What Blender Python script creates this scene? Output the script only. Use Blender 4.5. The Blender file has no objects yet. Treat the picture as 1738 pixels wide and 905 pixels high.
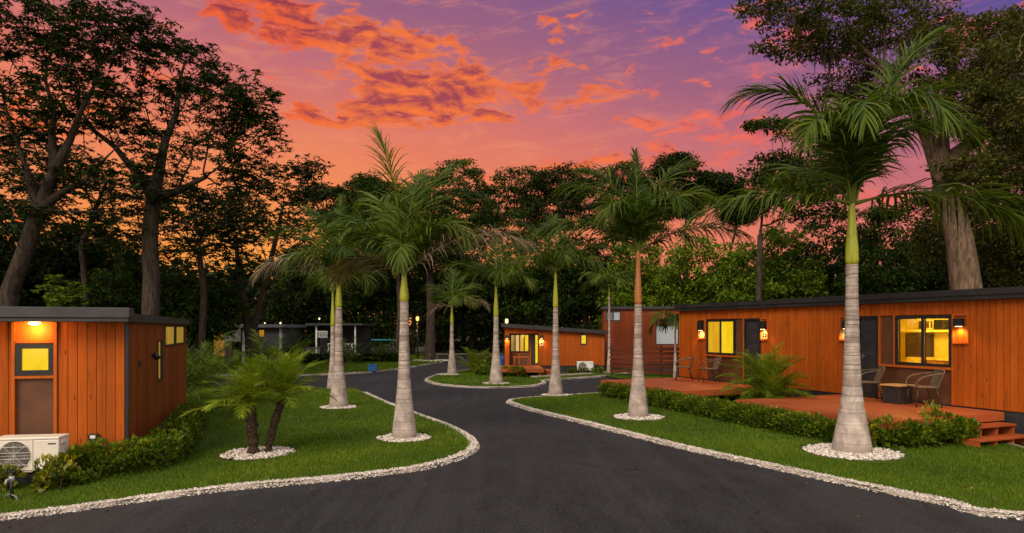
import bpy, bmesh, math, random
import numpy as np
from mathutils import Vector, Matrix, geometry
R = math.radians
scene = bpy.context.scene
COL = scene.collection
# ------------------------------------------------------------------ camera
CAM_H = 2.3
FOC = 1150.0            # focal length in pixels of the 1738 px wide photograph
cam_d = bpy.data.cameras.new("camera")
cam = bpy.data.objects.new("camera", cam_d)
COL.objects.link(cam)
cam.location = (0, 0, CAM_H)
cam.rotation_euler = (R(90), 0, 0)
cam_d.sensor_width = 36.0
cam_d.lens = 36.0 * FOC / 1738.0
cam_d.shift_y = 105.5 / 1738.0
cam_d.clip_start = 0.1
cam_d.clip_end = 1500
scene.camera = cam
# ------------------------------------------------------------------ exposure
scene.view_settings.view_transform = 'Standard'
scene.view_settings.look = 'None'
scene.view_settings.gamma = 1.0
scene.view_settings.exposure = 0.0
scene.view_settings.use_curve_mapping = False
# ------------------------------------------------------------------ sky
world = bpy.data.worlds.new("World")
scene.world = world
world.use_nodes = True
NT = world.node_tree
NT.nodes.clear()
SUN_EL, SUN_AZ = R(38), R(205)      # soft dusk light from high behind the camera's left
class NG:
    """small helper that writes node expressions"""
    def __init__(s, nt): s.nt = nt
    def new(s, t, **k):
        n = s.nt.nodes.new(t)
        for a, b in k.items(): setattr(n, a, b)
        return n
    def put(s, sock, v):
        if isinstance(v, bpy.types.NodeSocket): s.nt.links.new(v, sock)
        elif v is not None:
            if sock.type == 'RGBA' and len(v) == 3: v = (*v, 1)
            sock.default_value = v
    def m(s, op, a, b=None, c=None, clamp=False):
        n = s.new('ShaderNodeMath', operation=op, use_clamp=clamp)
        s.put(n.inputs[0], a); s.put(n.inputs[1], b); s.put(n.inputs[2], c)
        return n.outputs[0]
    def mix(s, f, a, b, mode='MIX'):
        n = s.new('ShaderNodeMix', data_type='RGBA', blend_type=mode)
        s.put(n.inputs[0], f); s.put(n.inputs[6], a); s.put(n.inputs[7], b)
        return n.outputs[2]
    def ramp(s, f, stops, interp='LINEAR'):
        n = s.new('ShaderNodeValToRGB')
        e = n.color_ramp; e.interpolation = interp
        while len(e.elements) < len(stops): e.elements.new(0.5)
        for el, (p, c) in zip(e.elements, stops):
            el.position = p; el.color = (*c, 1) if len(c) == 3 else c
        s.put(n.inputs[0], f)
        return n.outputs[0]
    def sstep(s, x, a, b):
        n = s.new('ShaderNodeMapRange', interpolation_type='SMOOTHSTEP')
        s.put(n.inputs[0], x); n.inputs[1].default_value = a; n.inputs[2].default_value = b
        return n.outputs[0]
    def noise(s, vec, scale, detail=4, rough=.55, dist=0.0, dim='3D'):
        n = s.new('ShaderNodeTexNoise', noise_dimensions=dim)
        s.put(n.inputs['Vector'], vec); n.inputs['Scale'].default_value = scale
        n.inputs['Detail'].default_value = detail; n.inputs['Roughness'].default_value = rough
        n.inputs['Distortion'].default_value = dist
        return n.outputs[0]
    def mapping(s, vec, scale=(1, 1, 1), loc=(0, 0, 0), rot=(0, 0, 0)):
        n = s.new('ShaderNodeMapping')
        s.put(n.inputs[0], vec); n.inputs[1].default_value = loc
        n.inputs[2].default_value = rot; n.inputs[3].default_value = scale
        return n.outputs[0]

def srgb(r, g, b):
    f = lambda c: ((c / 255) / 12.92) if c / 255 <= 0.04045 else (((c / 255) + .055) / 1.055) ** 2.4
    return (f(r), f(g), f(b))

def build_sky():
    g = NG(NT)
    tc = g.new('ShaderNodeTexCoord').outputs['Generated']
    sep = g.new('ShaderNodeSeparateXYZ'); g.put(sep.inputs[0], tc)
    x, y, z = sep.outputs
    DEG = 57.29578
    az = g.m('MULTIPLY', g.m('ARCTAN2', x, y), DEG)           # degrees right of the view axis
    hor = g.m('SQRT', g.m('ADD', g.m('MULTIPLY', x, x), g.m('MULTIPLY', y, y)))
    el = g.m('MULTIPLY', g.m('ARCTAN2', z, hor), DEG)         # degrees above the horizon
    # clear-sky gradient near the sunset, warm low left, violet high right
    u = g.m('ADD', g.m('ADD', el, g.m('MULTIPLY', az, .10)), g.m('MULTIPLY', g.m('MAXIMUM', az, 0.0), .16))              # tilts the bands
    un = g.m('DIVIDE', g.m('ADD', u, 12.0), 60.0, clamp=True)
    def P(v): return (v + 12) / 60
    base = g.ramp(un, [(P(-6), srgb(255, 148, 62)), (P(3), srgb(245, 142, 80)), (P(8), srgb(238, 132, 95)), (P(12), srgb(233, 128, 99)),
                       (P(15.5), srgb(219, 119, 106)), (P(18.5), srgb(198, 112, 118)), (P(22.5), srgb(163, 101, 126)),
                       (P(27.5), srgb(126, 90, 138)), (P(32), srgb(84, 78, 150)), (P(40), srgb(82, 84, 158))])
    ga = g.m('DIVIDE', g.m('SUBTRACT', az, -22.0), 17.0); ge = g.m('DIVIDE', g.m('SUBTRACT', el, 3.5), 8.5)
    glowf = g.m('EXPONENT', g.m('MULTIPLY', g.m('ADD', g.m('MULTIPLY', ga, ga), g.m('MULTIPLY', ge, ge)), -1.0))
    base = g.mix(g.m('MULTIPLY', glowf, .7), base, srgb(255, 166, 66))
    # clouds: direction-space noise, thresholded where the cloud banks lie
    cv = g.new('ShaderNodeCombineXYZ')
    g.put(cv.inputs[0], g.m('MULTIPLY', az, .05)); g.put(cv.inputs[1], g.m('MULTIPLY', el, .135))
    cvec = g.mapping(cv.outputs[0], rot=(0, 0, R(-6)))
    n1 = g.noise(cvec, 5.0, 10, .62, .5)
    up = g.new('ShaderNodeVectorMath', operation='ADD'); g.put(up.inputs[0], cvec); up.inputs[1].default_value = (-.015, -.055, 0)
    n1b = g.noise(up.outputs[0], 5.0, 4, .58, .5)
    nfine = g.noise(cvec, 9.0, 7, .62, .5)
    banks = [  # az, el, half width, half height, tilt, weight
        (-20.8, 24.2, 4.6, 2.3, -12, .56), (-9.0, 20.4, 7.6, 3.0, -10, .44), (-13.5, 17.0, 6.5, 1.0, -2, .34), (-3.5, 18.6, 7.0, 1.6, 4, .26),
        (-12.5, 23.4, 3.4, 1.0, -16, .30), (15.5, 15.0, 9.0, 2.8, 6, .30), (6, 20.0, 8.0, 2.4, -4, .16), (21.5, 23.0, 3.2, 2.0, -30, .32),
        (5.0, 24.2, 3.6, 1.2, -4, .22), (35.0, 20.5, 4.0, 1.6, 10, .24), (-34.0, 14.0, 6.0, 2.4, 4, .2), (27.0, 9.0, 5.0, 2.2, 4, .2), (2, 13.2, 9, .8, 2, .18)]
    tot = None
    for a0, e0, ra, re, tilt, wgt in banks:
        c, s_ = math.cos(R(tilt)), math.sin(R(tilt))
        da = g.m('SUBTRACT', az, a0); de = g.m('SUBTRACT', el, e0)
        p = g.m('DIVIDE', g.m('ADD', g.m('MULTIPLY', da, c), g.m('MULTIPLY', de, s_)), ra)
        q = g.m('DIVIDE', g.m('SUBTRACT', g.m('MULTIPLY', de, c), g.m('MULTIPLY', da, s_)), re)
        d2 = g.m('ADD', g.m('MULTIPLY', p, p), g.m('MULTIPLY', q, q))
        b = g.m('MULTIPLY', g.m('EXPONENT', g.m('MULTIPLY', g.m('MULTIPLY', d2, d2), -.6)), wgt)
        tot = b if tot is None else g.m('ADD', tot, b)
    raw = g.m('ADD', g.m('ADD', g.m('MULTIPLY', g.m('SUBTRACT', n1, .5), 2.1), tot), g.m('MULTIPLY', g.m('SUBTRACT', nfine, .5), .42))
    dens = g.sstep(raw, .21, .44)
    thick = g.sstep(raw, .26, .58)
    under = g.sstep(g.m('SUBTRACT', n1, n1b), -.10, .13)       # 1 where the underside is open to the glow
    lit = srgb(252, 122, 54); lit_r = srgb(246, 112, 92); shade = srgb(158, 66, 80); shade_r = srgb(150, 78, 112)
    right = g.sstep(az, 2.0, 20.0)
    left = g.sstep(az, -13.0, -19.0)
    litc = g.mix(left, g.mix(right, lit, lit_r), srgb(252, 104, 38)); shc = g.mix(left, g.mix(right, shade, shade_r), srgb(146, 54, 70))
    shaded = g.m('MULTIPLY', thick, g.m('SUBTRACT', 1.0, g.m('MULTIPLY', under, .88)))
    cloudc = g.mix(g.m('ADD', g.m('MULTIPLY', shaded, 1.0), g.m('MULTIPLY', g.m('SUBTRACT', nfine, .5), .9), clamp=True), litc, shc)
    # high thin veil of pink
    veil = g.m('MULTIPLY', g.sstep(g.noise(g.mapping(cvec, (1, 1.6, 1)), 3.6, 9, .64, .8), .46, .74), .40)
    base2 = g.mix(veil, base, g.mix(right, srgb(248, 156, 108), srgb(236, 130, 122)))
    front = g.mix(g.m('MULTIPLY', dens, .90), base2, cloudc)
    # the rest of the dome: pale dusk overhead and behind, which lights the place
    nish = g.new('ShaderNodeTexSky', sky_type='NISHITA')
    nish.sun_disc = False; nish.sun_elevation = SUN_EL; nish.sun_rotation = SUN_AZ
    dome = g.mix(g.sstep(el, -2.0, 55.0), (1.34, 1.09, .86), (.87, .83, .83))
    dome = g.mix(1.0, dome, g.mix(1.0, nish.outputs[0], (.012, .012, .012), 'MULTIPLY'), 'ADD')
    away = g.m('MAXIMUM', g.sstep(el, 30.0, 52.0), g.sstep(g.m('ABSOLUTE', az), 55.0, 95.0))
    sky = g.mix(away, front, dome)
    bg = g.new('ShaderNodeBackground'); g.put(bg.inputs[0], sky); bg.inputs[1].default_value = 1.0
    out = g.new('ShaderNodeOutputWorld'); NT.links.new(bg.outputs[0], out.inputs[0])
build_sky()
# ------------------------------------------------------------------ the one soft sun (the bright part of the dusk sky)
sun_d = bpy.data.lights.new("sun", 'SUN')
sun_d.energy = 2.9; sun_d.angle = R(28); sun_d.color = (1.0, .86, .68)
sun = bpy.data.objects.new("sun", sun_d)
COL.objects.link(sun)
sv = Vector((math.sin(SUN_AZ) * math.cos(SUN_EL), math.cos(SUN_AZ) * math.cos(SUN_EL), math.sin(SUN_EL)))
sun.rotation_euler = sv.to_track_quat('Z', 'Y').to_euler()

# ------------------------------------------------------------------ helpers
def W(u, v, z=0.0):
    """ground point (height z) seen at a pixel of the 1738x905 photograph"""
    Y = (CAM_H - z) * FOC / (v - 558.0)
    return ((u - 869.0) / FOC * Y, Y)
def at(u, v, Y):
    return Vector(((u - 869.0) / FOC * Y, Y, CAM_H + (558.0 - v) / FOC * Y))
def smooth(a, b, x):
    t = np.clip((np.asarray(x, float) - a) / (b - a), 0, 1); return t * t * (3 - 2 * t)
def gz(x, y):
    """ground height: the lawn falls a little towards the near left cabin"""
    return -0.16 * smooth(-3.5, -7.0, x) * smooth(18.5, 14.0, y)

class MB:
    def __init__(s): s.v = []; s.f = []; s.t = []; s.mi = []; s.n = 0
    def add(s, vs, fs, tint=.5, mi=0):
        vs = np.asarray(vs, float).reshape(-1, 3)
        s.v.append(vs)
        t = np.empty(len(vs)); t[:] = tint; s.t.append(t)
        for f in fs: s.f.append(tuple(i + s.n for i in f)); s.mi.append(mi)
        s.n += len(vs)
    def box(s, x0, x1, y0, y1, z0, z1, tint=.5, mi=0, fn=None):
        vs = [(x, y, z) for z in (z0, z1) for y in (y0, y1) for x in (x0, x1)]
        if fn: vs = [fn(*p) for p in vs]
        s.add(vs, [(0, 2, 3, 1), (4, 5, 7, 6), (0, 1, 5, 4), (2, 6, 7, 3), (0, 4, 6, 2), (1, 3, 7, 5)], tint, mi)
    def tube(s, pts, rad, n=8, tint=.5, mi=0, cap=True):
        pts = [Vector(p) for p in pts]
        rad = rad if hasattr(rad, '__len__') else [rad] * len(pts)
        vs = []; prev = None
        for i, p in enumerate(pts):
            d = (pts[min(i + 1, len(pts) - 1)] - pts[max(i - 1, 0)]).normalized()
            if prev is None:
                a = Vector((0, 0, 1)) if abs(d.z) < .9 else Vector((1, 0, 0))
                x = d.cross(a).normalized()
            else:
                x = (prev - d * prev.dot(d)).normalized()
            prev = x; yv = d.cross(x)
            for k in range(n):
                a = 2 * math.pi * k / n
                vs.append(p + (x * math.cos(a) + yv * math.sin(a)) * rad[i])
        fs = []
        for i in range(len(pts) - 1):
            for k in range(n):
                k2 = (k + 1) % n
                fs.append((i * n + k, i * n + k2, (i + 1) * n + k2, (i + 1) * n + k))
        if cap:
            fs.append(tuple(range(n - 1, -1, -1))); fs.append(tuple((len(pts) - 1) * n + k for k in range(n)))
        s.add([tuple(v) for v in vs], fs, tint, mi)
    def lathe(s, prof, n=24, tint=.5, mi=0, cx=0, cy=0, wob=0, seed=0):
        rg = np.random.default_rng(seed); ph = rg.uniform(0, 6.28, 3)
        vs = []
        for r, z in prof:
            for k in range(n):
                a = 2 * math.pi * k / n
                q = r * (1 + wob * (math.sin(2 * a + ph[0] + z) + .6 * math.sin(3 * a + ph[1] + 2.3 * z)))
                vs.append((cx + q * math.cos(a), cy + q * math.sin(a), z))
        fs = [(i * n + k, i * n + (k + 1) % n, (i + 1) * n + (k + 1) % n, (i + 1) * n + k) for i in range(len(prof) - 1) for k in range(n)]
        fs.append(tuple(range(n - 1, -1, -1))); fs.append(tuple((len(prof) - 1) * n + k for k in range(n)))
        s.add(vs, fs, tint, mi)
    def build(s, name, mats, parent=None, smooth_=False, bevel=0):
        V = np.concatenate(s.v) if s.v else np.zeros((0, 3))
        me = bpy.data.meshes.new(name)
        me.from_pydata(V.tolist(), [], s.f)
        for m in (mats if isinstance(mats, (list, tuple)) else [mats]): me.materials.append(m)
        if any(s.mi): me.polygons.foreach_set('material_index', s.mi)
        a = me.attributes.new('tint', 'FLOAT', 'POINT'); a.data.foreach_set('value', np.concatenate(s.t).astype('f'))
        if smooth_: me.polygons.foreach_set('use_smooth', [True] * len(me.polygons))
        me.update()
        return link(name, me, parent, bevel)
def link(name, me, parent=None, bevel=0):
    o = bpy.data.objects.new(name, me); COL.objects.link(o)
    if parent is not None: o.parent = parent
    if bevel:
        b = o.modifiers.new('bevel', 'BEVEL'); b.width = bevel; b.segments = 2; b.limit_method = 'ANGLE'
    return o
def fastmesh(name, V, nper, nfaces, mat, parent=None, tint=None, idx=None, smooth_=False):
    """V: verts; faces all have nper corners; idx (nfaces, nper) or consecutive"""
    me = bpy.data.meshes.new(name)
    V = np.ascontiguousarray(V, dtype='f').reshape(-1, 3)
    me.vertices.add(len(V)); me.vertices.foreach_set('co', V.ravel())
    if idx is None: idx = np.arange(nfaces * nper)
    idx = np.ascontiguousarray(idx, dtype='i').ravel()
    me.loops.add(len(idx)); me.loops.foreach_set('vertex_index', idx)
    me.polygons.add(nfaces)
    me.polygons.foreach_set('loop_start', np.arange(0, nfaces * nper, nper, dtype='i'))
    me.polygons.foreach_set('loop_total', np.full(nfaces, nper, dtype='i'))
    me.materials.append(mat)
    if tint is not None:
        a = me.attributes.new('tint', 'FLOAT', 'POINT'); a.data.foreach_set('value', np.ascontiguousarray(tint, dtype='f'))
    if smooth_: me.polygons.foreach_set('use_smooth', np.ones(nfaces, dtype=bool))
    me.update(calc_edges=True)
    return link(name, me, parent)
def tag(o, label=None, cat=None, group=None, kind=None):
    if label: o['label'] = label
    if cat: o['category'] = cat
    if group: o['group'] = group
    if kind: o['kind'] = kind
    return o
def empty(name, loc=(0, 0, 0), rz=0.0, label=None, cat=None, group=None):
    o = bpy.data.objects.new(name, None); COL.objects.link(o)
    o.location = loc; o.rotation_euler = (0, 0, rz); o.empty_display_size = .2
    return tag(o, label, cat, group)
def lamp(name, kind, loc, energy, color, parent=None, size=.05, spot=None, blend=.6, rot=(0, 0, 0)):
    d = bpy.data.lights.new(name, kind); d.energy = energy; d.color = color
    d.shadow_soft_size = size
    if spot: d.spot_size = R(spot); d.spot_blend = blend
    o = bpy.data.objects.new(name, d); COL.objects.link(o); o.location = loc; o.rotation_euler = rot
    if parent is not None: o.parent = parent
    return o
def copy_tree(o, parent=None):
    c = o.copy(); COL.objects.link(c)
    if parent is not None: c.parent = parent
    for ch in list(o.children): copy_tree(ch, c)
    return c

# ------------------------------------------------------------------ materials
MATS = {}
def mat(name, fn):
    if name not in MATS:
        m = bpy.data.materials.new(name); m.use_nodes = True; m.node_tree.nodes.clear()
        g = NG(m.node_tree); out = g.new('ShaderNodeOutputMaterial')
        sh = fn(g); m.node_tree.links.new(sh, out.inputs[0]); MATS[name] = m
    return MATS[name]
def bsdf(g, col, rough=.6, metal=0.0, bump=None, bs=.3, bd=.01, spec=.5, emit=None, es=0):
    b = g.new('ShaderNodeBsdfPrincipled')
    g.put(b.inputs['Base Color'], col); g.put(b.inputs['Roughness'], rough); g.put(b.inputs['Metallic'], metal)
    b.inputs['Specular IOR Level'].default_value = spec
    if bump is not None:
        n = g.new('ShaderNodeBump'); n.inputs['Strength'].default_value = bs; n.inputs['Distance'].default_value = bd
        g.put(n.inputs['Height'], bump); g.put(b.inputs['Normal'], n.outputs[0])
    if emit is not None:
        g.put(b.inputs['Emission Color'], emit); g.put(b.inputs['Emission Strength'], es)
    return b.outputs[0]
def objc(g): return g.new('ShaderNodeTexCoord').outputs['Object']
def attr(g, n='tint'):
    a = g.new('ShaderNodeAttribute'); a.attribute_name = n; return a.outputs['Fac']
def plain(name, col, rough=.6, metal=0.0, var=.25, scale=8.0, spec=.5):
    def f(g):
        n = g.noise(objc(g), scale, 5, .6)
        c = g.mix(g.sstep(n, .3, .7), tuple(x * (1 - var) for x in col), tuple(min(1, x * (1 + var)) for x in col))
        return bsdf(g, c, g.m('ADD', rough - .1, g.m('MULTIPLY', n, .2)), metal, n, .12, .01, spec)
    return mat(name, f)
def wood(name, col, var=.35, axis='Z', rough=.55, knots=True):
    def f(g):
        oc = objc(g)
        sc = {'Z': (9, 9, .7), 'X': (.7, 9, 9), 'Y': (9, .7, 9)}[axis]
        tt = attr(g)
        off = g.new('ShaderNodeVectorMath', operation='ADD'); g.put(off.inputs[0], g.mapping(oc, sc))
        cb = g.new('ShaderNodeCombineXYZ')
        for i in range(3): g.put(cb.inputs[i], g.m('MULTIPLY', tt, 37.0))
        g.put(off.inputs[1], cb.outputs[0])
        n = g.noise(off.outputs[0], 2.2, 6, .62, 1.2)
        n2 = g.noise(oc, 1.3, 4, .6)
        fac = g.m('ADD', g.m('MULTIPLY', n, .8), g.m('MULTIPLY', tt, .2))
        dark = tuple(x * (1 - var) for x in col); light = tuple(min(1, x * (1 + var)) for x in col)
        c = g.mix(g.sstep(fac, .25, .75), dark, light)
        c = g.mix(g.m('MULTIPLY', g.sstep(n2, .5, .75), .35), c, tuple(x * .55 for x in col))
        run = g.noise(g.mapping(oc, {'Z': (5, 5, .35), 'X': (.35, 5, 5), 'Y': (5, .35, 5)}[axis]), 1.4, 5, .6)
        c = g.mix(g.m('MULTIPLY', g.sstep(run, .54, .72), .45), c, tuple(x * .5 for x in col))
        if knots:
            k = g.new('ShaderNodeTexVoronoi'); ksc = {'Z': (7, 7, 2.2), 'X': (2.2, 7, 7), 'Y': (7, 2.2, 7)}[axis]
            g.put(k.inputs['Vector'], g.mapping(oc, ksc)); k.inputs['Scale'].default_value = 1.0
            kk = g.m('SUBTRACT', 1.0, g.sstep(k.outputs['Distance'], .03, .16))
            c = g.mix(g.m('MULTIPLY', kk, .75), c, tuple(x * .25 for x in col))
        return bsdf(g, c, g.m('ADD', rough - .12, g.m('MULTIPLY', n, .3)), 0, n, .25, .006, .12)
    return mat(name, f)
def leafmat(name, cols, rough=.5, trans=.3, spec=.3):
    """cols: darkest to lightest, spread over the per-leaf random tint"""
    def f(g):
        t = attr(g)
        st = [(i / (len(cols) - 1), c) for i, c in enumerate(cols)]
        c = g.ramp(t, st)
        b = bsdf(g, c, rough, 0, spec=spec)
        tr = g.new('ShaderNodeBsdfTranslucent'); g.put(tr.inputs[0], g.mix(1.0, c, (1.2, 1.25, .5), 'MULTIPLY'))
        mx = g.new('ShaderNodeMixShader'); mx.inputs[0].default_value = trans
        g.nt.links.new(b, mx.inputs[1]); g.nt.links.new(tr.outputs[0], mx.inputs[2])
        return mx.outputs[0]
    return mat(name, f)
def glow(name, col, strength, var=.0, scale=(3, 3, 1)):
    def f(g):
        e = g.new('ShaderNodeEmission')
        c = col
        if var:
            n = g.noise(g.mapping(objc(g), scale), 1.5, 3, .5)
            c = g.mix(g.sstep(n, .25, .75), tuple(x * (1 - var) for x in col), col)
        g.put(e.inputs[0], c); e.inputs[1].default_value = strength
        gl = g.new('ShaderNodeBsdfGlossy'); gl.inputs['Roughness'].default_value = .08; gl.inputs[0].default_value = (.05, .05, .05, 1)
        a = g.new('ShaderNodeAddShader'); g.nt.links.new(e.outputs[0], a.inputs[0]); g.nt.links.new(gl.outputs[0], a.inputs[1])
        return a.outputs[0]
    return mat(name, f)
def clearglass(name):
    def f(g):
        fr = g.new('ShaderNodeFresnel'); fr.inputs[0].default_value = 1.45
        t = g.new('ShaderNodeBsdfTransparent'); gl = g.new('ShaderNodeBsdfGlossy'); gl.inputs['Roughness'].default_value = .02
        t.inputs[0].default_value = (.92, .92, .9, 1)
        mx = g.new('ShaderNodeMixShader'); g.nt.links.new(fr.outputs[0], mx.inputs[0])
        g.nt.links.new(t.outputs[0], mx.inputs[1]); g.nt.links.new(gl.outputs[0], mx.inputs[2])
        return mx.outputs[0]
    return mat(name, f)
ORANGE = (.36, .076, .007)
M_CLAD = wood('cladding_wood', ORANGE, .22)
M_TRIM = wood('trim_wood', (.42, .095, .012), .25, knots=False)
M_CLAD_DIM = wood('cladding_wood_red_brown', (.20, .040, .012), .30)  # boards of the back cabin, an even darker red-brown
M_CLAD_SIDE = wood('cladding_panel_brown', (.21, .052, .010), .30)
M_PANEL = plain('brown_panel', (.105, .036, .011), .6, 0, .2, 3)
M_DECK_X = wood('deck_wood', (.37, .088, .027), .28, 'X', .42, knots=False)
M_DECK_Y = wood('deck_wood_across', (.33, .075, .022), .28, 'Y', .45, knots=False)
M_ROOF = plain('dark_roof_metal', (.034, .032, .034), .5, .0, .25, 2.5)
M_ROOF_BLACK = plain('black_roof_metal', (.014, .014, .016), .5, .0, .3, 2.5)
M_FRAME = plain('window_frame_dark', (.013, .013, .015), .4, 0, .1)
M_BLACK = plain('black_plastic', (.010, .010, .011), .45, 0, .2)
M_SKIRT = plain('dark_skirting', (.018, .019, .022), .7, 0, .3)
M_DOOR = plain('door_charcoal', (.026, .026, .030), .45, 0, .15)
M_STEEL = plain('brushed_metal', (.45, .45, .45), .35, .9, .1)
M_WHITE = plain('off_white_enamel', (.66, .60, .52), .4, 0, .06, 3)
M_WHITEPAINT = plain('white_paint', (.70, .70, .70), .5, 0, .1)
M_YELLOW = glow('lit_window_yellow', (1.0, .66, .012), 1.0, .22)
M_AMBER = glow('lit_window_amber', (1.0, .52, .02), .80, .22)
M_AMBER_DIM = glow('lit_window_dim', (.75, .45, .06), .55, .45, (6, 6, 1))
M_CREAM = glow('lit_curtain_cream', (1.0, .62, .22), .80, .25, (14, 14, .5))
M_GLASS = clearglass('window_glass')
M_BULB = glow('bulb_warm', (1.0, .72, .30), 12.0)
M_BULBFAR = glow('bulb_far', (1.0, .70, .35), 6.0)
# ================================================================== GROUND, ROAD, LAWNS
def f_ground(g):
    oc = objc(g)
    n = g.noise(oc, .6, 6, .6); n2 = g.noise(oc, 7, 4, .6)
    c = g.mix(g.sstep(n, .35, .65), (.020, .026, .010), (.034, .024, .014))
    c = g.mix(g.m('MULTIPLY', n2, .5), c, (.012, .014, .007))
    return bsdf(g, c, .9, 0, n2, .5, .03)
M_GROUND = mat('dark_leaf_litter', f_ground)
def f_asphalt(g):
    oc = objc(g)
    fine = g.noise(oc, 95, 3, .7); mid = g.noise(g.mapping(oc, (1, .45, 1), rot=(0, 0, R(-22))), 2.2, 6, .62, .5); big = g.noise(oc, .25, 4, .55)
    v = g.new('ShaderNodeTexVoronoi'); g.put(v.inputs['Vector'], oc); v.inputs['Scale'].default_value = 60
    streak = g.noise(g.mapping(oc, (1.6, .10, 1), rot=(0, 0, R(14))), 1.0, 6, .62, .8)
    c = g.mix(g.sstep(mid, .3, .72), (.0074, .0071, .0079), (.0195, .0190, .0204))
    c = g.mix(g.m('MULTIPLY', g.sstep(streak, .45, .68), .55), c, (.031, .030, .032))
    c = g.mix(g.m('MULTIPLY', g.sstep(big, .4, .65), .40), c, (.027, .026, .028))
    gr = g.noise(oc, 21, 5, .75); c = g.mix(g.m('MULTIPLY', g.sstep(gr, .50, .68), .7), c, (.052, .049, .049)); c = g.mix(g.m('MULTIPLY', g.sstep(gr, .44, .30), .8), c, (.004, .004, .0045))
    c = g.mix(g.m('MULTIPLY', g.sstep(fine, .60, .75), .8), c, (.085, .08, .078))
    c = g.mix(g.m('MULTIPLY', g.sstep(fine, .42, .28), .6), c, (.004, .004, .0045))
    crk = g.new('ShaderNodeTexVoronoi'); crk.feature = 'DISTANCE_TO_EDGE'; g.put(crk.inputs['Vector'], oc); crk.inputs['Scale'].default_value = .33
    wv = g.new('ShaderNodeVectorMath', operation='ADD'); nz = g.new('ShaderNodeTexNoise'); g.put(nz.inputs['Vector'], oc); nz.inputs['Scale'].default_value = 1.4; nz.inputs['Detail'].default_value = 6
    g.put(wv.inputs[0], oc); g.put(wv.inputs[1], nz.outputs['Color']); g.put(crk.inputs['Vector'], wv.outputs[0])
    c = g.mix(g.m('MULTIPLY', g.m('SUBTRACT', 1.0, g.sstep(crk.outputs['Distance'], .002, .008)), g.m('MULTIPLY', g.sstep(big, .48, .56), .7)), c, (.003, .003, .003))
    spots = g.sstep(g.noise(oc, 1.1, 3, .5), .66, .74)
    c = g.mix(g.m('MULTIPLY', spots, .35), c, (.009, .009, .010))
    h = g.m('ADD', g.m('MULTIPLY', fine, .6), g.m('MULTIPLY', v.outputs['Distance'], .5))
    return bsdf(g, c, g.m('ADD', .55, g.m('MULTIPLY', mid, .3)), 0, h, .7, .016, .25)
M_ASPHALT = mat('asphalt', f_asphalt)
def f_turf(g):
    oc = objc(g)
    n = g.noise(oc, 1.1, 5, .6, .4); n2 = g.noise(oc, 30, 4, .7)
    c = g.mix(g.sstep(n, .3, .7), (.026, .050, .003), (.048, .082, .005))
    c = g.mix(g.m('MULTIPLY', g.sstep(n2, .5, .75), .5), c, (.060, .10, .014))
    return bsdf(g, c, .85, 0, n2, .6, .03, .2)
M_TURF = mat('turf', f_turf)
M_GRASS = leafmat('grass_blade', [(.044, .088, .002), (.078, .138, .003), (.120, .188, .006), (.20, .24, .014)], .55, .3, .25)
def f_pale(g):
    t = attr(g); n = g.noise(objc(g), 25, 4, .6)
    c = g.ramp(t, [(0, (.30, .24, .20)), (.25, (.52, .45, .39)), (.6, (.68, .61, .54)), (1, (.80, .74, .68))])
    return bsdf(g, g.mix(g.m('MULTIPLY', n, .4), c, (.34, .28, .24)), .8, 0, n, .3, .01, .3)
M_PEBBLE = mat('white_pebble', f_pale)
def f_kerb(g):
    n = g.noise(objc(g), 40, 4, .7); n2 = g.noise(objc(g), 1.5, 4, .6)
    c = g.mix(g.sstep(n, .35, .65), (.26, .21, .18), (.55, .48, .43))
    return bsdf(g, g.mix(g.m('MULTIPLY', n2, .5), c, (.26, .21, .18)), .85, 0, n, .8, .02, .2)
M_KERB = mat('kerb_stone', f_kerb)

mb = MB(); mb.box(-450, 450, -60, 700, -1.5, -.35); tag(mb.build('ground', M_GROUND), kind='structure')

def cat_rom(P, step=.25, closed=False):
    P = [np.array(p, float) for p in P]; out = []
    n = len(P)
    for i in range(n - 1):
        p0 = P[max(i - 1, 0)]; p1 = P[i]; p2 = P[i + 1]; p3 = P[min(i + 2, n - 1)]
        k = max(2, int(np.linalg.norm(p2 - p1) / step))
        for j in range(k):
            t = j / k
            out.append(.5 * (2 * p1 + (p2 - p0) * t + (2 * p0 - 5 * p1 + 4 * p2 - p3) * t * t + (3 * p1 - p0 - 3 * p2 + p3) * t ** 3))
    out.append(P[-1]); return np.array(out)
def inpoly(px, py, poly):
    ins = np.zeros(len(px), bool); j = len(poly) - 1
    for i in range(len(poly)):
        xi, yi = poly[i]; xj, yj = poly[j]
        c = ((yi > py) != (yj > py)) & (px < (xj - xi) * (py - yi) / (yj - yi + 1e-12) + xi)
        ins ^= c; j = i
    return ins
def sheet(name, poly, zf, m, grid=1.0, kind='structure'):
    """a triangulated sheet over a polygon that follows the ground height"""
    poly = np.array(poly); rgx = np.arange(poly[:, 0].min(), poly[:, 0].max(), grid); rgy = np.arange(poly[:, 1].min(), poly[:, 1].max(), grid)
    gx, gy = np.meshgrid(rgx, rgy); gx = gx.ravel(); gy = gy.ravel(); k = inpoly(gx, gy, poly)
    pts = [Vector(p) for p in poly] + [Vector((a, b)) for a, b in zip(gx[k], gy[k])]
    n = len(poly)
    r = geometry.delaunay_2d_cdt(pts, [], [list(range(n))], 1, 1e-4)
    V = np.array([(p.x, p.y) for p in r[0]]); z = zf(V[:, 0], V[:, 1])
    b = MB(); b.add(np.column_stack([V, z]), r[2]); o = b.build(name, m)
    return tag(o, kind=kind)

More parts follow.
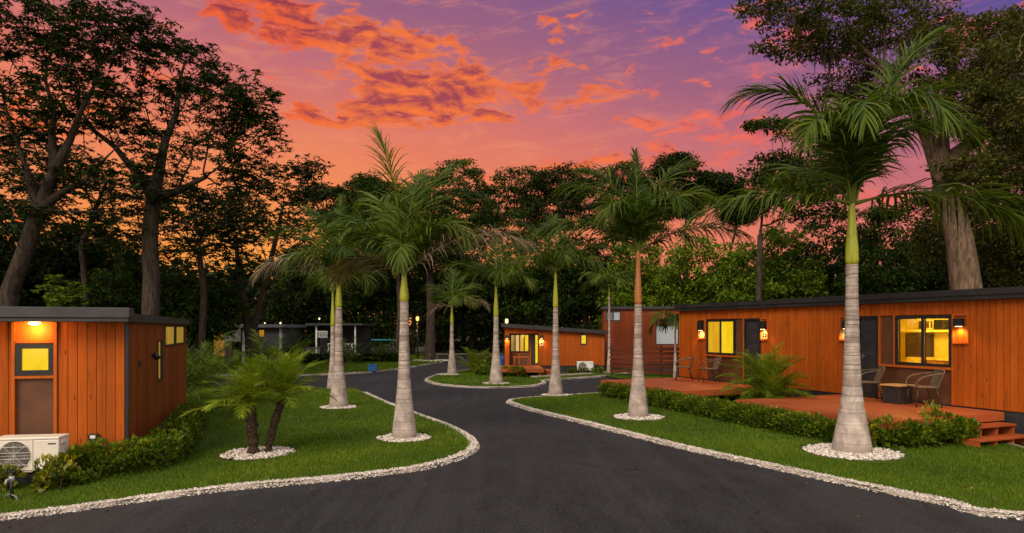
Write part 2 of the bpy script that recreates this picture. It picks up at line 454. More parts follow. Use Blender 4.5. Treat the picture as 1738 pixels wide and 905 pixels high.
zroad = lambda x, y: .004 + gz(x, y)
road_poly = [(-40, -14), (40, -14), (40, 26.5), (12, 30.5), (1.5, 38), (-1.0, 44), (-2.5, 70), (-14, 75), (-16, 56), (-5.2, 45.5), (-13, 36), (-34, 36), (-34, 26), (-13, 26), (-11, 16), (-12, 9), (-40, 6)]
sheet('soil', [(-62, -20), (62, -20), (62, 90), (-62, 90)], lambda x, y: -.022 - .30 * smooth(-2.5, -5.5, x) * smooth(24, 20, y), M_GROUND, 2)
sheet('road', road_poly, zroad, M_ASPHALT, 1.0)
def Wg(u, v):
    z = 0.0
    for _ in range(5): x, y = W(u, v, z); z = float(gz(x, y)) + .03
    return (x, y)
PX = lambda L: [Wg(u, v) for u, v in L]
# outlines (outer edge of the white edging) in photograph pixels, unprojected onto the ground
kerbL = cat_rom([(-15, 5.6), (-9.5, 7.35)] + PX([(0, 881), (100, 868), (250, 847), (400, 828), (550, 815), (690, 799), (760, 784), (800, 768), (810, 754), (796, 739), (760, 721), (710, 703), (660, 684), (622, 667)]), .2)
lawnL = list(map(tuple, kerbL)) + PX([(600, 660.5), (528, 659.5), (440, 659)]) + [(-14, 27), (-17, 18)]
kerbR = cat_rom([(16, 5.9), (10.5, 7.3)] + PX([(1738, 878), (1600, 853), (1450, 823), (1300, 791), (1150, 758), (1050, 733), (970, 713), (900, 696), (866, 685), (862, 681), (880, 677), (940, 672.5), (1010, 668), (1060, 664)]) + [(6.5, 26.5), (8.5, 27.2)], .2)
lawnR = list(map(tuple, kerbR)) + [(22, 22), (22, 14.2), (9.75, 14.2), (9.62, 12.6), (9.75, 11.2), (11.5, 10.4), (16, 9.6)]
kerbI = cat_rom(PX([(800, 627), (767, 632), (738, 637.5), (722, 644), (728, 649), (745, 653), (790, 657), (842, 658), (900, 656), (925, 651), (926, 646.5), (960, 643.5), (1010, 640), (1045, 636.5)]) + [(7.0, 36)], .3)
lawnI = list(map(tuple, kerbI)) + [(7.0, 46), (-1.2, 46)]
kerbF = cat_rom([(-22, 34.5)] + PX([(440, 638.5), (520, 636.8), (580, 635), (640, 631), (690, 625), (725, 619), (752, 614), (738, 610)]) + [(-6.2, 56), (-9, 66)], .4)
lawnF = list(map(tuple, kerbF)) + [(-26, 66), (-26, 35)]
kerbB = np.array(PX([(700, 603), (760, 601.5), (830, 600)]))
lawnB = [(-13, 60), (-2.0, 60), (2, 62), (2, 76), (-16, 76)]
lawnS = PX([(1042, 643), (1180, 650)]) + [(9.5, 33.4), (4.4, 33.4)]
zl = lambda x, y: .055 + gz(x, y)
zl0 = lambda x, y: np.full(np.shape(x), .055)
sheet('lawn', lawnL, zl, M_TURF, 1.0)
sheet('lawn', lawnR, zl0, M_TURF, 2); sheet('lawn', lawnI, zl0, M_TURF, 3); sheet('lawn', lawnF, zl0, M_TURF, 4)
sheet('lawn', lawnB, lambda x, y: np.full(np.shape(x), .05), M_TURF, 4); sheet('lawn', lawnS, lambda x, y: np.full(np.shape(x), .05), M_TURF, 4)

def kerb(line, width, name='kerb', h=.070, pebbles=0, seed=1, ymax=60, zoff=None):
    """a rough raised strip on the inner (left) side of a line, with loose pebbles along it"""
    P = np.asarray(line); d = np.gradient(P, axis=0); d /= np.linalg.norm(d, axis=1)[:, None] + 1e-9
    nrm = np.column_stack([-d[:, 1], d[:, 0]]) * KSIDE
    rg = np.random.default_rng(seed)
    V = []; F = []
    for i in range(len(P)):
        j = rg.normal(0, .018, 2)
        for w_, z in ((-.01 + j[0], 0.0), (.012 + j[0], h * .9), (.06, h), (width - .05, h), (width + j[1], .03)):
            q = P[i] + nrm[i] * w_
            V.append((q[0], q[1], z + float(gz(q[0], q[1])) + (rg.normal(0, .006) if z > .02 else 0)))
    for i in range(len(P) - 1):
        for k in range(4): F.append((i * 5 + k, i * 5 + k + 1, (i + 1) * 5 + k + 1, (i + 1) * 5 + k))
    b = MB(); b.add(V, F); o = tag(b.build(name, M_KERB), kind='structure')
    if pebbles:
        seg = np.linalg.norm(np.diff(P, axis=0), axis=1); cum = np.concatenate([[0], np.cumsum(seg)])
        n = int(cum[-1] * pebbles); s = rg.uniform(0, cum[-1], n)
        x = np.interp(s, cum, P[:, 0]); y = np.interp(s, cum, P[:, 1]); nx = np.interp(s, cum, nrm[:, 0]); ny = np.interp(s, cum, nrm[:, 1])
        off = rg.uniform(-.05, width + .03, n); x += nx * off; y += ny * off
        k = (y < ymax) & (y > 3) & (np.abs(x / y) < .95); x, y, off = x[k], y[k], off[k]
        z = h * np.clip((off + .045) / .05, 0, 1) * .92 + gz(x, y)
        return x, y, z
    return None
ICO = None
def stones(name, x, y, z, smin, smax, m, parent=None, seed=3, flat=.6):
    bm = bmesh.new(); bmesh.ops.create_icosphere(bm, subdivisions=1, radius=1)
    bm.verts.ensure_lookup_table(); base = np.array([v.co[:] for v in bm.verts]); fc = np.array([[v.index for v in f.verts] for f in bm.faces]); bm.free()
    rg = np.random.default_rng(seed); n = len(x)
    s = rg.uniform(smin, smax, (n, 1)) * np.column_stack([rg.uniform(.7, 1.3, n), rg.uniform(.7, 1.3, n), rg.uniform(.6, 1, n) * flat])
    a = rg.uniform(0, 6.28, n); V = base[None] * (1 + rg.normal(0, .09, (n, len(base), 1))) * s[:, None, :]
    X = V[..., 0] * np.cos(a)[:, None] - V[..., 1] * np.sin(a)[:, None]; Y = V[..., 0] * np.sin(a)[:, None] + V[..., 1] * np.cos(a)[:, None]
    Z = V[..., 2] + X * rg.normal(0, .35, n)[:, None]
    V = np.stack([X + x[:, None], Y + y[:, None], Z + np.asarray(z)[:, None]], -1)
    idx = fc[None] + (np.arange(n) * len(base))[:, None, None]
    t = np.repeat(rg.uniform(0, 1, n), len(base))
    return fastmesh(name, V, 3, n * len(fc), m, parent, t, idx, True)
def kside(line, poly):
    i = len(line) // 2; d = line[i + 1] - line[i - 1]; d = d / np.linalg.norm(d)
    q = line[i] + np.array([-d[1], d[0]]) * .4
    return 1 if inpoly(np.array([q[0]]), np.array([q[1]]), poly)[0] else -1
PB = []
for line, poly, wd, pb, sd in ((kerbL, lawnL, .125, 330, 1), (kerbR, lawnR, .125, 330, 2), (kerbI, lawnI, .16, 60, 3), (kerbF, lawnF, .30, 0, 4)):
    KSIDE = kside(line, poly); r = kerb(line, wd, pebbles=pb, seed=sd, ymax=40)
    if r: PB.append(r)
KSIDE = 1; kerb(cat_rom([(9.66, 14.1), (9.60, 12.6), (9.70, 11.2), (11.4, 10.3), (16, 9.5)], .2), .16)
KSIDE = -1; kerb(cat_rom([(-13, 60), (-2, 60), (2, 62)], .5), .5, h=.12)
tag(stones('pebbles', *[np.concatenate(q) for q in zip(*PB)], .008, .022, M_PEBBLE), 'loose white pebbles along the lawn edging', 'pebbles', kind='stuff')

def inset(line, poly, w):
    P = np.asarray(line); d = np.gradient(P, axis=0); d /= np.linalg.norm(d, axis=1)[:, None] + 1e-9
    return [tuple(q) for q in P + np.column_stack([-d[:, 1], d[:, 0]]) * kside(line, poly) * w] + [tuple(q) for q in poly[len(P):]]
gL, gR, gI = inset(kerbL, lawnL, .115), inset(kerbR, lawnR, .115), inset(kerbI, lawnI, .15)
def grass(name, poly, dens, hmin, hmax, w, yr, seed, excl=()):
    rg = np.random.default_rng(seed); poly = np.array(poly)
    lo = poly.min(0); hi = poly.max(0); lo[1] = max(lo[1], yr[0]); hi[1] = min(hi[1], yr[1])
    n = int((hi[0] - lo[0]) * (hi[1] - lo[1]) * dens)
    x = rg.uniform(lo[0], hi[0], n); y = rg.uniform(lo[1], hi[1], n)
    k = (np.abs(x / y) < .84); x, y = x[k], y[k]
    k = inpoly(x, y, poly); x, y = x[k], y[k]
    for cx, cy, r in excl:
        k = (x - cx) ** 2 + (y - cy) ** 2 > r * r; x, y = x[k], y[k]
    n = len(x); z = .05 + gz(x, y)
    a = rg.uniform(0, 6.28, n); pa = np.sin(x * 1.7 + np.sin(y * 1.3) * 1.5) * np.cos(y * 1.1 + np.sin(x * .9)) * .5 + .5
    h = rg.uniform(hmin, hmax, n) * (.8 + .35 * pa); ww = w * rg.uniform(.6, 1.3, n)
    lx = rg.normal(0, .4, n) * h; ly = rg.normal(0, .4, n) * h
    dx = np.cos(a) * ww; dy = np.sin(a) * ww
    V = np.stack([np.stack([x - dx, y - dy, z], -1), np.stack([x + dx, y + dy, z], -1), np.stack([x + lx, y + ly, z + h], -1)], 1)
    pb = np.sin(x * .7 + 2 * np.sin(y * .45 + x * .2)) * np.sin(y * .83 + 1.3 * np.sin(x * .6)); fine = np.sin(x * 6.1 + 2 * np.sin(y * 3.7)) * np.sin(y * 5.3 + 2 * np.sin(x * 4.1))
    t = np.clip(rg.normal(.40, .2, n) + .22 * (pa - .5) + .16 * pb + .10 * fine, 0, 1)
    o = fastmesh(name, V, 3, n, M_GRASS, None, np.repeat(t, 3))
    return tag(o, 'short green grass', 'grass', kind='stuff')
PALMS = {  # pixel of the trunk foot -> ground point
    'P1': Wg(1446, 770), 'P2': Wg(1083, 710), 'P3': Wg(943, 672), 'P4': Wg(842, 652), 'P5': Wg(767, 636.5), 'P6': Wg(686, 746), 'P7': Wg(575, 693), 'P8': Wg(565, 661)}
PYG = Wg(436, 774)
EX = [(*PALMS['P1'], .92), (*PALMS['P2'], .72), (*PALMS['P3'], .58), (*PALMS['P6'], .60), (*PALMS['P7'], .58), (PYG[0], PYG[1] + .1, .74)]
grass('grass', gL, 2600, .03, .065, .006, (6, 13.5), 1, EX); grass('grass', gL, 1100, .03, .065, .009, (13.5, 27), 2, EX)
grass('grass', gR, 2600, .03, .065, .006, (6, 13.5), 3, EX); grass('grass', gR, 1100, .03, .065, .009, (13.5, 24.5), 4, EX)
grass('grass', gI, 260, .04, .08, .02, (26, 40), 5, EX); grass('grass', lawnF, 160, .05, .1, .03, (34, 60), 6)
grass('grass', lawnS, 260, .04, .08, .02, (26, 40), 7); grass('grass', lawnB, 120, .05, .1, .03, (58, 76), 8)
LAB = ['mown green grass in front of the left cabin', 'green grass at the back of the left lawn', 'mown green grass in front of the right deck hedge', 'green grass at the back of the right lawn',
       'green grass on the island in front of the small cabin', 'dim grass across the far bend of the road', 'strip of grass before the brown slatted fence', 'thin strip of grass beyond the far road']
for o, l in zip([o for o in COL.objects if o.name.startswith('grass')], LAB): o['label'] = l

def pebble_bed(x, y, r, n, label, smax=.045, ysc=1.0):
    z0 = float(gz(x, y)) + .052
    o = empty('pebble_bed', (x, y, z0), 0, label, 'pebble bed', 'white pebble rings round the palms')
    b = MB(); rg = np.random.default_rng(int(abs(x * 100)))
    prof = []; k = 28
    vs = [(0, 0, .03)]; 
    for i in range(k):
        a = 6.2832 * i / k; q = r * (1 + rg.normal(0, .035)); vs.append((q * math.cos(a), q * ysc * math.sin(a), .004))
    b.add(vs, [(0, 1 + i, 1 + (i + 1) % k) for i in range(k)]); b.build('pebble_base', M_KERB, o)
    a = rg.uniform(0, 6.28, n); q = r * np.sqrt(rg.uniform(0, 1.06, n))
    stones('pebbles', q * np.cos(a), ysc * q * np.sin(a), .02 + .02 * (1 - q / r), .02, smax, M_PEBBLE, o, 5)
    tag(o.children[-1], kind='stuff')
    return o
pebble_bed(*PALMS['P1'], 0.79, 900, 'wide ring of white pebbles round the big right-hand palm', .045)
pebble_bed(*PALMS['P2'], 0.61, 420, 'white pebble ring round the palm with the orange-brown crownshaft', .045)
pebble_bed(*PALMS['P3'], 0.46, 220, 'white pebble ring round the palm before the small cabin, at the lawn tip', .04)
pebble_bed(*PALMS['P4'], 0.57, 200, 'white pebble ring round the palm on the front edge of the island', .05)
pebble_bed(*PALMS['P6'], 0.52, 520, 'white pebble ring round the tall palm near the left road edge', .045)
pebble_bed(*PALMS['P7'], 0.48, 300, 'white pebble ring round the palm in the middle of the left lawn', .045)
pebble_bed(PYG[0], PYG[1] + .1, .62, 640, 'white pebble bed under the twin-trunked date palm', .045)
pebble_bed(PALMS['P5'][0] - .15, PALMS['P5'][1] - .2, .55, 120, 'small white pebble ring under the slim palm at the island nose', .06)
pebble_bed(W(735, 613)[0], 47.5, 1.3, 260, 'white pebbles round the dark tree trunk at the far bend', .08)

# a few fallen leaves on the lawns and along the drive
def litter(n, seed):
    rg = np.random.default_rng(seed); y = rg.uniform(8, 30, n); x = rg.uniform(-.75, .75, n) * y; k = rg.random(n) < np.where(np.abs(x) < 2.5, .35, 1.0); x, y = x[k], y[k]; n = len(x)
    onl = inpoly(x, y, np.array(lawnL)) | inpoly(x, y, np.array(lawnR)) | inpoly(x, y, np.array(lawnI))
    z = gz(x, y) + np.where(onl, .085, .012); a = rg.uniform(0, 6.28, n); L = rg.uniform(.03, .075, n); w = L * .28
    c, s_ = np.cos(a), np.sin(a); t = rg.normal(0, .012, n)
    V = np.stack([np.stack([x, y, z], -1), np.stack([x + c * L * .5 - s_ * w, y + s_ * L * .5 + c * w, z + .012 + t], -1), np.stack([x + c * L, y + s_ * L, z + .006], -1), np.stack([x + c * L * .5 + s_ * w, y + s_ * L * .5 - c * w, z + .012 - t], -1)], 1)
    m = leafmat('fallen_leaf', [(.05, .026, .010), (.10, .05, .018), (.16, .10, .03), (.20, .15, .04)], .7, .15, .1)
    return tag(fastmesh('fallen_leaves', V, 4, n, m, None, np.repeat(rg.uniform(0, 1, n), 4)), 'dry brown leaves scattered over the lawns and the edges of the drive', 'leaves', kind='stuff')
litter(340, 77)
# ================================================================== CABINS
class Frame:
    """a building's own axes: x to the right along its front, y into it, z up"""
    def __init__(s, ox, oy, ax, ay):
        n = math.hypot(ax, ay); s.o = (ox, oy); s.x = (ax / n, ay / n); s.y = (-ay / n, ax / n); s.rz = math.atan2(ay, ax)
    def loc(s, X, Y): dx, dy = X - s.o[0], Y - s.o[1]; return (dx * s.x[0] + dy * s.x[1], dx * s.y[0] + dy * s.y[1])
    def wor(s, x, y): return (s.o[0] + x * s.x[0] + y * s.y[0], s.o[1] + x * s.x[1] + y * s.y[1])
    def px(s, u, v, yp=0.0):
        k = (u - 869) / FOC; c = -s.loc(0, 0)[1]
        # y_local(Y) = A + Y * B
        A = s.loc(0, 0)[1]; B = k * s.y[0] + s.y[1]; Y = (yp - A) / B
        return (s.loc(k * Y, Y)[0], CAM_H + (558 - v) / FOC * Y)
    def pside(s, u, v, xp=0.0):
        k = (u - 869) / FOC; A = s.loc(0, 0)[0]; B = k * s.x[0] + s.x[1]; Y = (xp - A) / B
        return (s.loc(k * Y, Y)[1], CAM_H + (558 - v) / FOC * Y)
FRONT = lambda a, d, z: (a, d, z)                 # a along the wall, d into it
def SIDE(x): return lambda a, d, z: (x - d, a, z)  # the right-hand end wall, a runs into the building
def LSIDE(x): return lambda a, d, z: (x + d, -a, z)
def cut(a0, a1, z0, z1, holes):
    """rectangles of a wall that remain round its openings"""
    xs = sorted({a0, a1, *[min(max(h[0], a0), a1) for h in holes], *[min(max(h[1], a0), a1) for h in holes]})
    out = []
    for p, q in zip(xs, xs[1:]):
        if q - p < 1e-4: continue
        m = (p + q) / 2; iv = sorted([(max(h[2], z0), min(h[3], z1)) for h in holes if h[0] < m < h[1]]); z = z0
        for lo, hi in iv:
            if lo > z + 1e-4: out.append((p, q, z, lo))
            z = max(z, hi)
        if z < z1 - 1e-4: out.append((p, q, z, z1))
    return out
def board_wall(parent, a0, a1, z0, z1, holes, fn, w=.14, m=None, t=.02, gap=.009, seed=0, horiz=False, back=.08, ztop=None):
    """upright boards with open joints on a dark backing, openings left free"""
    rg = random.Random(seed); b = MB()
    n = max(1, round((a1 - a0) / w)); w = (a1 - a0) / n
    for i in range(n):
        tt = rg.random(); p, q = a0 + i * w, a0 + (i + 1) * w - gap; d = rg.uniform(0, .002)
        zt = z1 if ztop is None else ztop((p + q) / 2)
        for (x0, x1, y0, y1) in cut(p, q, z0, zt, holes): b.box(x0, x1, d, t, y0, y1, tt, 0, fn)
    for (x0, x1, y0, y1) in cut(a0, a1, z0, z1 if ztop is None else min(ztop(a0), ztop(a1)), holes): b.box(x0, x1, t + .001, t + back, y0, y1, .1, 1, fn)
    return b.build('wall', [m or M_CLAD, M_SKIRT], parent)
def window(parent, a0, a1, z0, z1, fn, panes, f=.055, proud=.012, depth=.07, mull=.05, name='window', fm=None, sill=None):
    """frame with sashes; panes: materials from left to right"""
    b = MB(); fr = fm or M_FRAME
    b.box(a0, a1, -proud, depth, z1 - f, z1, fn=fn); b.box(a0, a1, -proud, depth, z0, z0 + f, fn=fn)
    b.box(a0, a0 + f, -proud, depth, z0 + f, z1 - f, fn=fn); b.box(a1 - f, a1, -proud, depth, z0 + f, z1 - f, fn=fn)
    n = len(panes); wi = (a1 - a0 - 2 * f - (n - 1) * mull) / n; xs = []
    for i in range(n):
        x = a0 + f + i * (wi + mull); xs.append((x, x + wi))
        if i < n - 1: b.box(x + wi, x + wi + mull, -proud + .008, depth - .004, z0 + f, z1 - f, fn=fn)
    o = b.build(name, fr, parent)
    for (x0, x1), pm in zip(xs, panes):
        p = MB(); p.box(x0 + .002, x1 - .002, .030, .036, z0 + f + .002, z1 - f - .002, fn=fn); p.build('pane', pm, o)
    return o
def text_mesh(s, size, loc, rot, m, parent, name='digits', ext=.004):
    cu = bpy.data.curves.new(name, 'FONT'); cu.body = s; cu.size = size; cu.extrude = ext; cu.align_x = 'CENTER'; cu.align_y = 'CENTER'
    t = bpy.data.objects.new(name, cu); COL.objects.link(t)
    dg = bpy.context.evaluated_depsgraph_get(); me = bpy.data.meshes.new_from_object(t.evaluated_get(dg))
    COL.objects.unlink(t); bpy.data.objects.remove(t); bpy.data.curves.remove(cu)
    me.name = name; me.materials.clear(); me.materials.append(m)
    o = link(name, me, parent); o.location = loc; o.rotation_euler = rot; return o
LCOL = (1.0, .50, .13)
def niche_lamp(parent, a0, a1, zt, zb, zl0, zl1, fn, number=None, energy=7.0, plate=True):
    """a trimmed niche with a black downlight box, a lit number plate under it and a small ledge"""
    b = MB(); t = .030
    b.box(a0, a0 + t, -.035, .0, zb, zt, fn=fn); b.box(a1 - t, a1, -.035, .0, zb, zt, fn=fn)
    b.box(a0 + t, a1 - t, -.060, .0, zb, zb + .035, fn=fn); b.box(a0 + t, a1 - t, -.035, .0, zt - t, zt, fn=fn)
    b.build('lamp_niche', M_TRIM, parent)
    c = (a0 + a1) / 2; hw = min(.085, (a1 - a0) * .36)
    l = MB(); l.box(c - hw, c + hw, -.155, -.004, zl0, zl1, fn=fn); lo = l.build('wall_lamp', M_BLACK, parent, bevel=.008)
    e = MB(); e.box(c - hw * .6, c + hw * .6, -.125, -.035, zl0 - .006, zl0 - .001, fn=fn); e.build('bulb', M_BULB, lo)
    if plate:
        p = MB(); p.box(a0 + t + .004, a1 - t - .004, -.012, -.002, zb + .045, zl0 - .035, fn=fn); po = p.build('number_plate', plain('cream_plate', (.34, .27, .13), .5, 0, .1), parent)
        if number:
            q = fn(c, -.0165, (zb + .045 + zl0 - .035) / 2); text_mesh(number, .20, q, (R(90), 0, 0), M_BLACK, po)
    q = fn(c, -.085, zl0 - .03); lamp('lamp_light', 'SPOT', q, energy, LCOL, lo, .03, 150, .9)
    return lo

# ---------------------------------------------------------------- right-hand long cabin
FR = Frame(8.98, 17.04, .386, -.9225)
cab = empty('cabin', (*FR.o, 0), FR.rz, 'long orange timber cabin on the right with two lit windows and two decks', 'cabin', 'orange timber cabins')
ZB, ZT = .60, 2.92
xL = FR.px(1154, 600)[0]; xR = 7.5
def rx(u): return FR.px(u, 600)[0]
def rz_(u, v): return FR.px(u, v)[1]
# openings
w1 = (rx(1199), rx(1247), rz_(1222, 602), rz_(1222, 543)); w2 = (rx(1519.5), rx(1615), rz_(1567, 621), rz_(1567, 535.5))
d1 = (rx(1263), rx(1290.5), .60, rz_(1276, 541)); d2 = (rx(1456), rx(1491), .60, rz_(1475, 537))
head = max(d1[3], w2[3]) + .02; head = 2.62
w1 = (w1[0], w1[1], w1[2], head - .03); w2 = (w2[0], w2[1], w2[2], head - .03); d1 = (*d1[:3], head - .01); d2 = (*d2[:3], head - .01)
sec1 = (w1[0] - .03, d1[1] + .02, .60, head); sec2 = (d2[0] - .02, w2[1] + .03, .60, head)
board_wall(cab, xL, xR, ZB, ZT, [sec1, sec2], FRONT, .138, seed=1)
b = MB()     # the two end walls and the back
b.box(xL, xL + .1, .102, 4.2, ZB, ZT); b.box(xR - .1, xR, .102, 4.2, ZB, ZT); b.box(xL + .1, xR - .1, 4.1, 4.2, ZB, ZT)
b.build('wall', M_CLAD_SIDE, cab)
b = MB(); b.box(xL - .03, xL - .002, -.004, 4.2, ZB, ZT); b.build('corner_trim', M_TRIM, cab)
b = MB(); b.box(xL - .10, xR + .1, -.14, 4.3, ZT + .002, ZT + .10); b.box(xL - .13, xR + .13, -.17, 4.33, ZT + .10, ZT + .235); b.build('roof', M_ROOF_BLACK, cab)
b = MB(); b.box(xL + .04, xR, .03, 4.1, -.05, ZB - .003); b.build('skirting', M_SKIRT, cab)
def entrance(sec, w, d, window_left, panes):
    p = sec; b = MB(); dz = .045
    # recessed brown panels round the window, wood trims between
    holes = [w, d]
    for r in cut(p[0], p[1], p[2], p[3], holes): b.box(r[0], r[1], dz, dz + .02, r[2], r[3])
    b.build('panel', M_PANEL, cab)
    t = MB(); sill = w[2] - .03
    mid = (w[1], d[0]) if window_left else (d[1], w[0])
    # uprights
    for x in ((d[0] - .05, d[0] - .004) if window_left else (d[1] + .004, d[1] + .05),): t.box(x[0], x[1], -.012, dz - .002, p[2], p[3] - .001)
    t.box(p[0] + .001, p[0] + .024, -.012, dz - .002, p[2], p[3] - .001) if window_left else t.box(p[1] - .024, p[1] - .001, -.012, dz - .002, p[2], p[3] - .001)
    if not window_left: t.box(w[0] - .05, w[0] - .004, -.008, dz - .002, w[2] - .002, p[3] - .001)
    x0, x1 = (p[0] + .026, d[0] - .052) if window_left else (d[1] + .052, p[1] - .026)
    t.box(x0, x1, -.030, dz - .002, sill - .035, sill + .022)
    t.build('trim', M_TRIM, cab)
    window(cab, w[0], w[1], w[2], w[3], FRONT, panes, f=.062, depth=.10, mull=.055)
    # door with raised horizontal panels
    b = MB(); b.box(d[0] + .045, d[1] - .045, .05, .09, d[2] + .02, d[3] - .05); fr = MB()
    fr.box(d[0], d[0] + .043, .0, .10, d[2], d[3]); fr.box(d[1] - .043, d[1], .0, .10, d[2], d[3]); fr.box(d[0] + .043, d[1] - .043, .0, .10, d[3] - .045, d[3])
    n = 6; H = (d[3] - d[2] - .12) / n
    for i in range(n):
        z = d[2] + .06 + i * H; xa, xb = d[0] + .13, d[1] - .13
        b.box(xa, xb, .038, .049, z + .03, z + .045); b.box(xa, xb, .038, .049, z + H - .045, z + H - .03)
        b.box(xa, xa + .015, .038, .049, z + .045, z + H - .045); b.box(xb - .015, xb, .038, .049, z + .045, z + H - .045)
    do = b.build('door', M_DOOR, cab, bevel=.003); fr.build('door_frame', M_FRAME, do)
    hx = d[0] + .10 if window_left else d[0] + .12
    h = MB(); h.tube([(hx, .048, d[2] + 1.0), (hx, -.01, d[2] + 1.0), (hx + .11, -.012, d[2] + 1.0)], .011, 8); h.box(hx - .025, hx + .025, .040, .0495, d[2] + .93, d[2] + 1.07); h.build('door_handle', M_STEEL, do)
entrance(sec1, w1, d1, True, [M_AMBER, M_YELLOW]); entrance(sec2, w2, d2, False, [M_GLASS, M_GLASS])
# header joints
for x in (sec1[0] - .004, sec1[1] - .38, sec1[1] + .05, sec2[0] + .42, sec2[1] - .002):
    b = MB(); b.box(x, x + .012, -.006, -.0005, head + .004, ZT - .004); b.build('joint_strip', plain('dark_joint', (.09, .022, .006), .7), cab)
LZ = [(1186, 1198, 'a', None), (1292, 1304.5, 'b', '35'), (1425, 1448, 'c', '36'), (1618, 1645, 'd', None)]
for i, (u0, u1, k, num) in enumerate(LZ):
    a0, a1 = rx(u0), rx(u1)
    if i == 0: a1 = sec1[0] - .004
    if i == 1: a0 = sec1[1] + .004
    if i == 2: a1 = sec2[0] - .004
    if i == 3: a0 = sec2[1] + .004
    uu = (u0 + u1) / 2; s = {0: (539, 576, 545, 561), 1: (538, 578, 545, 559), 2: (535, 579, 544, 558), 3: (533, 584, 540.5, 554)}[i]
    zt, zb, l1, l0 = [rz_(uu, v) for v in s]
    niche_lamp(cab, a0, a1, head, zb, l0, l1, FRONT, num, 42.0, i < 3)
# the lit room behind the big window
ry = 2.2; zc = .64
M_ROOM = plain('cream_room_wall', (.80, .62, .14), .7, 0, .05)
rm = MB(); A0, A1 = w2[0] - 2.7, w2[1] + .5
rm.box(A0, A1, ry, ry + .05, zc, ZT - .1); rm.box(A0 - .05, A0, .14, ry + .05, zc, ZT - .1); rm.box(A1, A1 + .05, .14, ry + .05, zc, ZT - .1); rm.box(A0, A1, .14, ry, ZT - .1, ZT - .05); rm.box(A0, A1, .14, ry, zc - .03, zc)
for r in cut(A0, A1, zc, ZT - .1, [sec2]): rm.box(r[0], r[1], .12, .14, r[2], r[3])
rm.box(sec2[0], w2[0], .125, .14, sec2[2], sec2[3]); rm.box(w2[0], w2[1], .125, .14, sec2[2], w2[2] - .002)
rm.build('room_lining', M_ROOM, cab)
yb = ry - .02
def ip(u, v, y=yb): return FR.px(u, v, y)
def ibox(name, u0, u1, v1, v0, dep, m, y1=yb):
    a0, z1 = ip(u0, v1, y1 - dep); a1, z0 = ip(u1, v0, y1 - dep); z1 = ip((u0 + u1) / 2, v1, y1 - dep)[1]; z0 = ip((u0 + u1) / 2, v0, y1 - dep)[1]
    q = MB(); q.box(a0, a1, y1 - dep, y1, z0, z1); return q.build(name, m, cab)
ibox('shelf', 1524, 1613, 560, 563.5, .35, plain('pale_shelf', (.80, .60, .16), .5))
ibox('cabinet', 1536.5, 1565, 566, 608, .45, plain('dark_cabinet', (.05, .028, .012), .5))
ibox('counter', 1539, 1566, 606.5, 618, .62, plain('pale_counter', (.85, .65, .2), .4))
ibox('worktop', 1567, 1614, 608, 612, .55, plain('pale_counter', (.85, .65, .2), .4))
ibox('drawer', 1574, 1602, 613, 630, .5, plain('orange_drawer', (.62, .30, .04), .4))
ac = ibox('air_conditioner', 1558.5, 1584, 543, 559, .22, plain('ivory_plastic', (.82, .66, .3), .5))
ibox('grille', 1569, 1576.5, 545, 557, .235, plain('brown_grille', (.12, .05, .02), .5)); ibox('control_panel', 1579, 1582, 545, 557, .235, plain('brown_grille', (.12, .05, .02), .5))
ibox('speaker_box', 1584.5, 1599, 543, 559, .25, M_BLACK)
ibox('picture', 1559, 1564, 545, 558, .26, plain('dark_cabinet', (.05, .028, .012), .5))
lamp('room_light', 'POINT', ((w2[0] + w2[1]) / 2 - .7, 1.0, ZT - .30), 85, (1.0, .70, .10), cab, .18)
lamp('strip_light', 'POINT', (ip(1571, 566, yb - .3)[0], yb - .42, ip(1571, 566, yb - .3)[1]), 3, (1.0, .72, .2), cab, .06)

# ---------------------------------------------------------------- decks
def deck(label, F, x0, x1, y0, y1, z, group='timber decks', posts=True, along='x', bw=.135, seed=0):
    cx, cy = F.wor((x0 + x1) / 2, (y0 + y1) / 2)
    o = empty('deck', (cx, cy, 0), F.rz, label, 'deck', group); hx, hy = (x1 - x0) / 2, (y1 - y0) / 2
    rg = random.Random(seed); b = MB(); 
    n = int(2 * hy / bw)
    for i in range(n):
        p = -hy + i * 2 * hy / n; b.box(-hx + rg.uniform(0, .004), hx, p, p + 2 * hy / n - .007, z - .03 + rg.uniform(-.001, .001), z, rg.random())
    b.build('decking', M_DECK_X, o)
    b = MB(); t = .03; h = .17
    b.box(-hx - t, hx + t, -hy - t, -hy - .002, z - h, z - .006, .3); b.box(-hx - t, -hx - .002, -hy, hy, z - h, z - .006, .6); b.box(hx + .002, hx + t, -hy, hy, z - h, z - .006, .5)
    b.build('rim_board', M_DECK_X, o, bevel=.004)
    for sx in (-1, 0, 1):
        for sy in (-1, .75):
            q = MB(); q.box(sx * (hx - .15) - .05, sx * (hx - .15) + .05, sy * (hy - .15) - .05, sy * (hy - .15) + .05, -.05, z - .035); q.build('post', M_DECK_Y, o)
    return o
ZD = .57
D1 = deck('near timber deck under the big lit window, with two chairs, a side table and steps', FR, -.88, 3.22, -3.42, -.045, ZD, seed=3)
D2 = deck('far timber deck under the smaller lit window, with two chairs', FR, -7.65, -3.3, -3.25, -.045, ZD, seed=4)
# steps down the right end of the near deck
st = empty('steps', (*FR.wor(3.26, -1.2), 0), FR.rz, 'open timber steps down from the right end of the near deck', 'steps')
for i, z in enumerate((.385, .195)):
    b = MB(); x = .01 + i * .30; b.box(x, x + .34, -.62, .95, z - .035, z, .4 + .2 * i); b.build('tread', M_DECK_Y, st, bevel=.004)
    for y in (-.62, -.12, .38, .89):
        q = MB(); q.box(x + .02, x + .30, y + .004, y + .054, -.04, z - .037, .5); q.build('stringer', M_DECK_Y, st)

